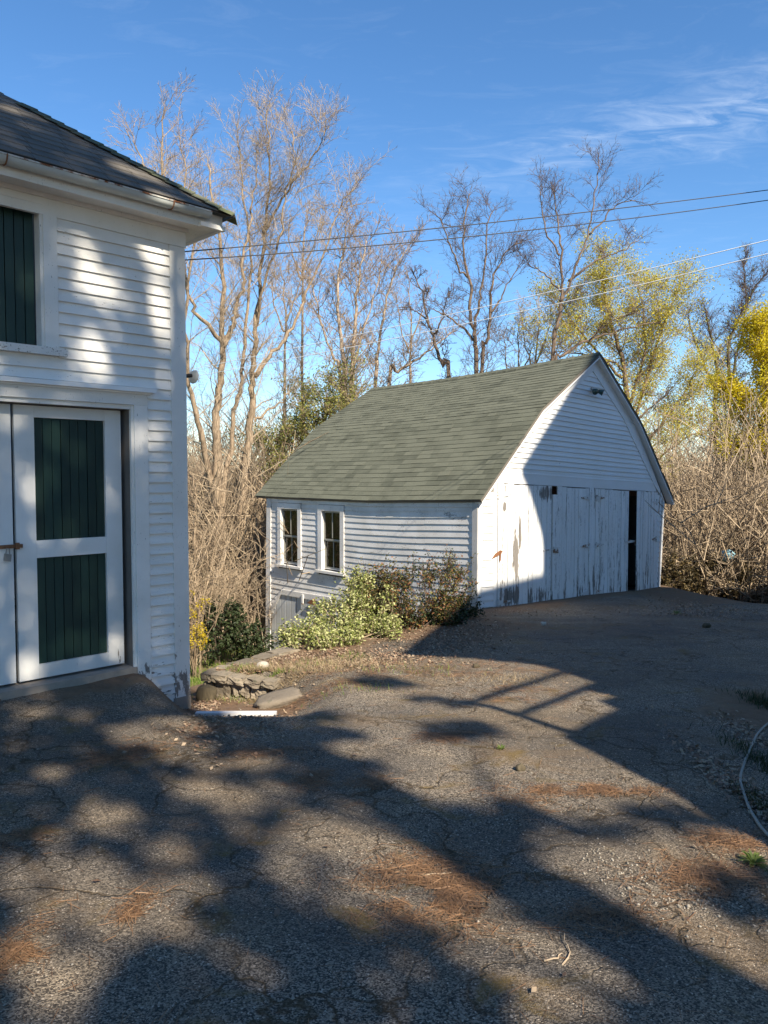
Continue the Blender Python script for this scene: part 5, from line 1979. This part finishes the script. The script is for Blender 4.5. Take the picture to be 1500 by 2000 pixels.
for i, (x, d, lab) in enumerate([(1312, 19.2, 'dark bronze evergreen bush touching the right corner of the barn'), (1375, 20.2, 'dark bronze evergreen bush left of the pale blue tub'), (1435, 20.0, 'dark bronze evergreen bush below the pale blue tub'), (1495, 20.4, 'dark bronze evergreen bush at the right edge')]):
    bush('hedge_bush', lab, 'bush', [(A_(x, 1128, d), (0.55, 0.45, 0.58)), (A_(x - 18, 1140, d), (0.5, 0.4, 0.46)), (A_(x + 20, 1140, d), (0.5, 0.4, 0.46)), (A_(x, 1168, d), (0.6, 0.5, 0.3))],
         M['lhedge'], 8000, (0.05, 0.085), 210 + i, M['twigD'], 30, 0.4, 'dark bushes along the far edge of the drive', sprigs=8)
bush('evergreen_shrub', 'dark rounded evergreen shrub in the yard left of the barn', 'shrub', [
    (A_(440, 1225, 17.0), (0.55, 0.5, 0.6)), (A_(480, 1245, 17.0), (0.5, 0.5, 0.5)), (A_(410, 1250, 16.5), (0.4, 0.4, 0.4)), (A_(510, 1262, 17.4), (0.35, 0.4, 0.4))],
    M['ldark'], 9000, (0.05, 0.09), 221, M['twigD'], 30, 0.3)
bush('forsythia', 'forsythia in yellow flower beside the carriage house corner', 'shrub', [
    (A_(378, 1170, 15.8), (0.20, 0.3, 0.22)), (A_(376, 1215, 15.8), (0.22, 0.3, 0.25)), (A_(405, 1172, 16.0), (0.18, 0.2, 0.08)), (A_(385, 1250, 15.6), (0.2, 0.3, 0.2))],
    M['lfor'], 1500, (0.03, 0.055), 222, M['twigT'], 26, 0.8, sprigs=4)

# pale blue tub caught in the bushes
p = at(1425, 1084, 19.75)
TB = MB()
ax_t = Vector((0.35, -0.85, 0.35)).normalized()
e1 = ax_t.orthogonal().normalized()
e2 = ax_t.cross(e1)
V, F = [], []
prf = [(0.0, 0.10), (0.09, 0.09), (0.13, 0.03), (0.145, -0.06), (0.15, -0.16), (0.135, -0.16), (0.12, -0.05)]
for rr_, h_ in prf:
    for k in range(18):
        t = 2 * pi * k / 18
        wv_ = 1 + 0.10 * sin(3 * t + 1) + 0.09 * sin(5 * t + h_ * 20)
        V.append(Vector(p) + (e1 * cos(t) + e2 * sin(t)) * rr_ * wv_ + ax_t * h_)
for j in range(len(prf) - 1):
    for k in range(18):
        F.append((j * 18 + k, j * 18 + (k + 1) % 18, (j + 1) * 18 + (k + 1) % 18, (j + 1) * 18 + k))
tag(mesh('plastic_tub', V, F, M['blue'], None, True), 'battered pale blue plastic tub caught in the dark bushes', 'tub')

# ------------------------------------------------------------------ ground cover
rng = np.random.default_rng(300)


def scatter_quads(name, pts, lo, hi, wid, mat, tilt=0.15, lift=0.004, bend=0.0):
    """thin lying slivers"""
    n = len(pts)
    a = rng.uniform(0, 2 * pi, n)
    L = rng.uniform(lo, hi, n)
    d = np.stack([np.cos(a), np.sin(a), rng.normal(size=n) * tilt], 1)
    s = np.stack([-np.sin(a), np.cos(a), rng.normal(size=n) * 0.4], 1)
    z = ground(pts[:, 0], pts[:, 1]) + lift + np.abs(rng.normal(size=n)) * lift * 1.5
    c_ = np.stack([pts[:, 0], pts[:, 1], z], 1)
    W = (wid * rng.uniform(0.7, 1.3, n))[:, None] * 0.5
    h = d * (L * 0.5)[:, None]
    V4 = np.stack([c_ - h - s * W, c_ + h - s * W, c_ + h + s * W, c_ - h + s * W], 1)
    o = quads_mesh(name, V4, mat)
    o['kind'] = 'stuff'
    return o


def patch(x, y, rx, ry, n):
    """n points round the sighting (x, y), spread over an ellipse on the ground"""
    c_ = on_ground(x, y)
    d = c_[1]
    ex = rx / FPX * d
    ey = abs(on_ground(x, y - ry)[1] - c_[1]) + 1e-3
    r = rng.normal(size=(n, 2)) * 0.5
    return np.stack([c_[0] + r[:, 0] * ex, c_[1] + r[:, 1] * ey], 1)


NP = [(820, 1318, 330, 9, 2600), (640, 1345, 120, 9, 700), (980, 1300, 190, 10, 900), (1000, 1372, 120, 16, 700), (880, 1440, 60, 9, 500), (240, 1478, 70, 26, 1900), (612, 1526, 42, 16, 700), (715, 1538, 42, 18, 700), (400, 1432, 80, 16, 700), (520, 1470, 70, 12, 600), (840, 1745, 130, 65, 3600), (1150, 1548, 130, 14, 1500),
      (1450, 1650, 90, 22, 1300), (1400, 1720, 120, 30, 1500), (25, 1880, 50, 70, 1000), (650, 1345, 130, 12, 900), (800, 1310, 160, 12, 1200), (1000, 1350, 120, 14, 1100), (890, 1440, 60, 10, 500),
      (1130, 1180, 150, 20, 500), (1180, 1800, 90, 40, 700), (1020, 1560, 60, 25, 500), (700, 1290, 140, 20, 1300), (950, 1290, 160, 14, 900), (40, 1640, 50, 30, 400), (260, 1790, 30, 40, 300), (1250, 1250, 220, 30, 700)]
pts = np.concatenate([patch(q[0], q[1], q[2] * 1.25, q[3] * 1.2, int(q[4] * 0.8)) for q in NP])
pk = vnoise(pts[:, 0] * 6.3, pts[:, 1] * 6.3, 51) * 0.6 + vnoise(pts[:, 0] * 15, pts[:, 1] * 15, 52) * 0.4
pts = pts[pk + rng.uniform(-.12, .12, len(pts)) > 0.42]
scatter_quads('pine_needles', pts, 0.05, 0.11, 0.0018, M['needle'], 0.08, 0.004)
un = np.stack([rng.uniform(-3.5, 5.5, 5200), 1.9 + 11 * rng.uniform(0, 1, 5200) ** 1.4], 1)
un = un[edge_dist(un[:, 0], un[:, 1]) < -0.1]
scatter_quads('scattered_needles', un, 0.04, 0.10, 0.0018, M['needle'], 0.08, 0.003)
# pebbles and crumbs of asphalt
pb = np.stack([rng.uniform(-3.5, 6.5, 1500), 1.9 + 12 * rng.uniform(0, 1, 1500) ** 1.3], 1)
pb = np.concatenate([pb] + [patch(*q) for q in [(1210, 1690, 90, 60, 160), (1340, 1760, 120, 60, 200), (700, 1310, 160, 20, 160), (850, 1330, 200, 20, 120), (960, 1600, 80, 50, 90), (560, 1350, 80, 14, 120)]])
pb = pb[edge_dist(pb[:, 0], pb[:, 1]) < 0]
n = len(pb)
sz = rng.uniform(0.003, 0.008, n) * (1 + 0.6 * (rng.uniform(size=n) > 0.95))
zz = ground(pb[:, 0], pb[:, 1])
oct_ = np.array([[1, 0, 0], [0, 1, 0], [-1, 0, 0], [0, -1, 0], [0, 0, 0.8], [0, 0, -0.6]])
V = oct_[None] * sz[:, None, None] * rng.uniform(0.7, 1.35, (n, 6, 1)) + np.stack([pb[:, 0], pb[:, 1], zz + sz * 0.3], 1)[:, None, :]
F = np.array([[0, 1, 4], [1, 2, 4], [2, 3, 4], [3, 0, 4], [1, 0, 5], [2, 1, 5], [3, 2, 5], [0, 3, 5]])[None] + (np.arange(n) * 6)[:, None, None]
mesh('gravel', V.reshape(-1, 3), F.reshape(-1, 3), M['pebble'])['kind'] = 'stuff'

# leaf litter in the bed, along the yard edge, under the hedge
LT = [(620, 1300, 160, 16, 1100), (760, 1285, 120, 22, 900), (860, 1255, 120, 30, 1500), (930, 1225, 70, 25, 500), (640, 1285, 100, 16, 800), (470, 1345, 70, 14, 200), (460, 1405, 120, 12, 700), (400, 1378, 40, 14, 400),
      (1400, 1195, 160, 12, 900), (1330, 1180, 60, 10, 300), (1470, 1560, 40, 110, 900), (1490, 1450, 40, 60, 400), (1060, 1195, 150, 10, 300)]
pts = np.concatenate([patch(*q) for q in LT])
n = len(pts)
zz = ground(pts[:, 0], pts[:, 1]) + 0.012
lf = np.stack([rng.uniform(-3.5, 5.5, 220), 2.0 + 11 * rng.uniform(0, 1, 220) ** 1.3], 1)
pts = np.concatenate([pts, lf[edge_dist(lf[:, 0], lf[:, 1]) < -0.1]])
n = len(pts)
zz = ground(pts[:, 0], pts[:, 1]) + 0.012
o = quads_mesh('leaf_litter', leaves(np.stack([pts[:, 0], pts[:, 1], zz], 1), rng, 0.02, 0.048, 0.6, 1.6), M['litter'])
o['kind'] = 'stuff'


def blades(name, pts, lo, hi, wid, mat, lean=0.45):
    n = len(pts)
    a = rng.uniform(0, 2 * pi, n)
    h = rng.uniform(lo, hi, n)
    base = np.stack([pts[:, 0], pts[:, 1], ground(pts[:, 0], pts[:, 1]) - 0.01], 1)
    s = np.stack([np.cos(a), np.sin(a), np.zeros(n)], 1) * (wid * 0.5)
    la = rng.uniform(0, 2 * pi, n)
    tl = np.stack([np.cos(la) * lean, np.sin(la) * lean, np.ones(n)], 1) * rng.uniform(0.5, 1, (n, 1))
    tip = base + tl * h[:, None]
    V4 = np.stack([base - s, base + s, tip + s * 0.25, tip - s * 0.25], 1)
    o = quads_mesh(name, V4, mat)
    o['kind'] = 'stuff'
    return o


gp = np.stack([rng.uniform(-6.6, -2.6, 26000), rng.uniform(9.5, 18.5, 26000)], 1)
gp = gp[(edge_dist(gp[:, 0], gp[:, 1]) > 0.5)]
blades('grass', gp, 0.05, 0.14, 0.010, M['lgrass'])
gp = np.concatenate([patch(*q) for q in [(480, 1312, 60, 10, 500), (540, 1330, 60, 8, 200), (620, 1300, 60, 8, 260), (690, 1285, 30, 8, 200), (700, 1345, 90, 8, 120), (800, 1310, 140, 8, 160)]])
blades('verge_grass', gp, 0.03, 0.10, 0.006, M['lgrass'])
gp = np.concatenate([patch(*q) for q in [(500, 1325, 80, 14, 900), (600, 1305, 120, 14, 1300), (560, 1345, 90, 12, 700), (680, 1300, 120, 12, 700), (470, 1330, 50, 8, 300), (980, 1330, 160, 10, 300)]])
blades('dry_grass', gp, 0.03, 0.11, 0.005, M['ldry'], 0.9)
gp = np.concatenate([patch(*q) for q in [(1500, 1378, 36, 22, 900), (1500, 1500, 30, 60, 700), (1512, 1600, 30, 60, 500)]])
blades('verge_grass', gp, 0.03, 0.10, 0.006, M['ldark'])


def weed(x, y, n, size, label, mat, wd=0.13):
    c_ = on_ground(x, y)
    T = thing('weed', label, 'weed', tuple(c_))
    V4 = []
    for i in range(n):
        a = rng.uniform(0, 2 * pi)
        L = size * rng.uniform(0.6, 1.1)
        el = rng.uniform(0.25, 0.9)
        d = np.array([cos(a) * cos(el), sin(a) * cos(el), sin(el)])
        s = np.array([-sin(a), cos(a), 0]) * L * wd
        V4.append([c_, c_ + d * L * 0.55 + s, c_ + d * L + np.array([0, 0, -0.25 * L * cos(el)]), c_ + d * L * 0.55 - s])
    quads_mesh('leaves', np.array(V4), mat, T)


weed(1472, 1690, 60, 0.085, 'light green rosette weed at the lower right, below the garden hose', M['lweed'], 0.08)
weed(1322, 1200, 40, 0.16, 'small grass tuft on the shaded asphalt in front of the right barn door', M['lweed'], 0.035)
weed(980, 1466, 14, 0.05, 'tiny green weed in the sunlit asphalt', M['lweed'])
weed(395, 1368, 16, 0.22, 'thin reddish weed stems by the foot of the carriage house corner', M['lred'], 0.03)

# fallen twigs
for (x, y, a, L, lab) in [(1105, 1870, 1.2, 0.20, 'curved dry twig lying at the lower right of the drive'), (1085, 1885, 0.4, 0.10, 'short forked twig beside the curved dry twig'), (860, 1718, 0.1, 0.14, 'straight dry twig on the brown needle patch')]:
    c_ = on_ground(x, y, 0.006)
    q = []
    for i in range(6):
        t = (i / 5 - 0.5) * L
        q.append(c_ + np.array([cos(a) * t + 0.02 * sin(i), sin(a) * t, 0.004 * (i % 2)]))
    tag(MB().tube(q, [0.0035 - 0.0004 * i for i in range(6)], 5).build('twig', M['twigP']), lab, 'twig')
for (x, y, s_, lab) in [(1016, 1508, 0.03, 'dark pine cone lying on the sunlit asphalt'), (1062, 1222, 0.04, 'pale stone on the asphalt in front of the left barn doors'), (1380, 1226, 0.06, 'dark lump on the shaded asphalt before the hedge'), (930, 1305, 0.035, 'dark clod beside the orange needle strip')]:
    c_ = on_ground(x, y, s_ * 0.5)
    V, F = rock_mesh(tuple(c_), (s_ * 2, s_ * 1.6, s_ * 1.4), rr, 0.4, 0, 3, 0.2, 0.2)
    mt = M['rock'] if 'pale' in lab else M['barkV']
    tag(mesh('pine_cone' if 'cone' in lab else ('stone' if 'pale' in lab else 'clod'), V, F, mt, None, True), lab, 'pine cone' if 'cone' in lab else ('stone' if 'pale' in lab else 'clod'))

# ------------------------------------------------------------------ beyond the frame: what casts the shade
sh = np.array([sin(SUN_AZ), -cos(SUN_AZ), 0.0])
H = Frame(3.0 * sh, 90 - math.degrees(SUN_AZ))
HS = thing('farmhouse', 'cream farmhouse with a porch, standing out of view to the right', 'house', H.P(8, -0.6))
wing = [(3.35, -0.8), (11.4, -0.8), (11.4, 11.2), (10.52, 10.99), (8.62, 10.58), (4.96, 8.06), (5.48, 7.65), (5.86, 7.03), (5.76, 6.70), (5.62, 6.20), (5.60, 6.12), (5.33, 6.10), (5.32, 5.83), (5.07, 5.80), (5.01, 5.61), (4.0, 5.37), (3.75, 4.51), (3.49, 3.92)]
MB().prism(H, wing, 0.0, 0.2).build('wing', M['hpaint'], HS)
MB().prism(H, [(10.45, 10.9), (15.0, 10.9), (15.2, 12.9), (15.5, 12.95), (13.0, 16.75), (11.63, 15.12), (9.76, 12.93), (10.0, 12.64), (10.41, 11.86), (10.45, 11.6)], 0.0, 0.2).build('gable', M['hpaint'], HS)
MB().prism(H, [(10.6, -0.8), (15.1, -0.8), (15.1, 12.6), (13.0, 16.2), (11.2, 14.0), (10.95, 13.7), (10.6, 10.9)], 0.21, 5.0).build('main_block', M['hpaint'], HS)
MB().prism(H, [(15.0, -0.8), (30, -0.8), (30, 9.9), (15.0, 10.9)], 0.1, 3.0).build('rear_wing', M['hpaint'], HS)
MB().tube([H.P(4.13, 5.3, 0.1), H.P(4.13, 6.40, 0.1)], 0.05, 8).build('porch_post', M['trim'], HS)
MB().tube([H.P(4.13, 5.90, 0.1), H.P(5.85, 6.30, 0.1)], 0.045, 8).build('porch_rail', M['trim'], HS)
MB().tube([H.P(4.10, 6.33, 0.1), H.P(5.85, 6.70, 0.1)], 0.045, 8).build('porch_rail', M['trim'], HS)

# two pines behind the viewer, and a third added to block sky light; the sun comes down through the gaps in their crowns
rng = np.random.default_rng(901)
LAT = np.array([cos(SUN_AZ), sin(SUN_AZ), 0.0])
ETA = np.array(Vector(SUN).cross(Vector(LAT)))
ETA = ETA if ETA[2] > 0 else -ETA
GAPS = [(0.65, 2.07, 0.14, 0.14), (1.78, 1.93, 0.15, 0.23), (1.71, 1.74, 0.10, 0.18), (0.88, 2.47, 0.14, 0.11), (0.72, 1.83, 0.12, 0.12), (0.38, 2.19, 0.10, 0.10), (1.47, 2.57, 0.17, 0.13), (1.59, 3.38, 0.30, 0.18), (1.61, 3.01, 0.19, 0.13),
        (1.66, 2.35, 0.24, 0.11), (1.85, 1.37, 0.18, 0.20), (1.80, 1.17, 0.13, 0.16), (2.00, 1.82, 0.15, 0.32), (2.64, 3.87, 0.26, 0.36), (0.36, 1.80, 0.11, 0.09), (1.57, 1.57, 0.12, 0.11), (1.43, 1.82, 0.10, 0.10), (2.01, 2.73, 0.22, 0.10),
        (1.04, 2.12, 0.10, 0.08), (2.05, 1.11, 0.12, 0.13), (2.31, 0.92, 0.15, 0.18), (0.46, 1.65, 0.11, 0.08),
        (2.06, 7.45, 0.17, 0.13), (2.12, 7.17, 0.13, 0.28), (1.39, 7.18, 0.09, 0.19), (1.41, 6.58, 0.14, 0.14), (1.54, 7.03, 0.08, 0.13), (2.27, 7.29, 0.09, 0.22), (2.26, 6.83, 0.08, 0.11), (1.88, 6.07, 0.12, 0.08), (2.04, 6.16, 0.09, 0.08),
        (1.90, 4.66, 0.11, 0.08), (0.87, 4.46, 0.11, 0.10), (1.63, 4.62, 0.09, 0.10), (1.12, 6.05, 0.09, 0.07), (1.36, 5.99, 0.10, 0.07), (1.34, 4.93, 0.07, 0.09), (0.76, 6.12, 0.08, 0.10), (2.25, 4.67, 0.07, 0.12), (1.26, 4.66, 0.10, 0.07), (0.91, 5.65, 0.08, 0.11), (2.24, 5.76, 0.07, 0.10), (1.9, 8.0, 0.25, 0.14), (2.5, 7.95, 0.3, 0.2)]
GA = np.array(GAPS)
N = 78000
la = rng.uniform(-9.0, 4.6, N)
et = rng.uniform(-0.6, 13.0, N)
keep = np.ones(N, bool)
for g in GA:
    kx = 1.28 if g[1] < 4 else 1.12
    keep &= ((la - g[0]) / (g[2] * kx)) ** 2 + ((et - g[1]) / (g[3] * kx)) ** 2 > 1.0
edge_lat = np.interp(et, [-0.6, 0.8, 1.3, 2.0, 2.6, 3.2, 3.6, 4.2, 5.0, 7.0, 10.2], [2.35, 2.42, 2.45, 2.5, 2.75, 3.1, 3.0, 2.75, 2.75, 2.65, 2.2])
nzv = vnoise(la * 2.3 + 7, et * 2.3, 31) * 0.65 + vnoise(la * 5.1, et * 5.1 + 3, 32) * 0.35
keep &= ((nzv > 0.27 + 0.12 * sstep(1.5, 3.0, la)) | (et > 4.3) & (et < 7.9)) & ((la < edge_lat) | ((la < edge_lat + 1.15) & (nzv > 0.52) & (np.sin(et * 11 + la * 3) > -0.1) & (et < 4.2)))
keep &= ~((la > 3.6) & (et < 1.2))
fn = vnoise(la * 4.6 + 5, et * 4.6, 61) * 0.5 + vnoise(la * 10.5, et * 10.5 + 9, 62) * 0.5
keep &= (fn < 0.605 + 0.055 * (1 - sstep(1.5, 2.3, et)) * (1 - sstep(2.0, 2.5, la))) | (et > 4.6) | ((et > 2.5) & (la < 2.1))                   # fine holes between the needle tufts
la, et = la[keep], et[keep]
kk = rng.uniform(7.0, 10.5, len(la))
# point with lateral la, height coordinate et, kk metres towards the sun
w_sh = float(ETA @ sh)
zz = (et - kk * w_sh) / ETA[2]
C = LAT[None] * la[:, None] + sh[None] * kk[:, None] + np.stack([np.zeros(len(la)), np.zeros(len(la)), zz], 1)
trees = [(-0.9, 8.2), (2.2, 9.4), (-6.2, 8.5)]  # the last one is added to dim the sky over the drive
own = np.where(la < -3.6, 2, np.where(la < 0.75, 0, 1))
for t_i, (tl, tk) in enumerate(trees):
    b_ = LAT * tl + sh * tk
    T = thing('pine_tree', ['tall pine out of view behind the viewer, farther left', 'tall pine out of view behind the viewer, nearer the farmhouse', 'added pine out of view behind the viewer, farthest to the left, blocking sky light'][t_i], 'tree', (b_[0], b_[1], 0.0))
    tr = MB().tube([b_, b_ + np.array([0.1, 0, 6]), b_ + np.array([0, 0.1, 14]), b_ + np.array([0.05, 0, 22])], [0.3, 0.24, 0.14, 0.03], 9)
    tr.build('trunk', M['barkD'], T)
    c_ = C[own == t_i]
    m_ = len(c_) * 5
    base = np.repeat(c_, 5, 0)
    d_ = rng.normal(size=(m_, 3))
    d_ /= np.linalg.norm(d_, axis=1, keepdims=True)
    s_ = np.cross(d_, rng.normal(size=(m_, 3)))
    s_ /= np.linalg.norm(s_, axis=1, keepdims=True)
    L_ = rng.uniform(0.07, 0.13, (m_, 1))
    W_ = L_ * 0.28
    quads_mesh('crown', np.stack([base - s_ * W_ - d_ * L_ * 0.3, base + s_ * W_ - d_ * L_ * 0.3, base + d_ * L_ + s_ * W_ * 0.6, base + d_ * L_ - s_ * W_ * 0.6], 1), M['pine'], T)
    bb = MB()
    for i in range(0, len(c_), 60):
        p = c_[i]
        bb.tube([np.array([b_[0], b_[1], p[2] - 0.6]), p], [0.03, 0.01], 4, False)
    bb.build('branches', M['barkD'], T)

for o in bpy.data.objects:
    if o.type == 'MESH' and o.parent is None and 'label' not in o and 'kind' not in o:
        o['kind'] = 'stuff'
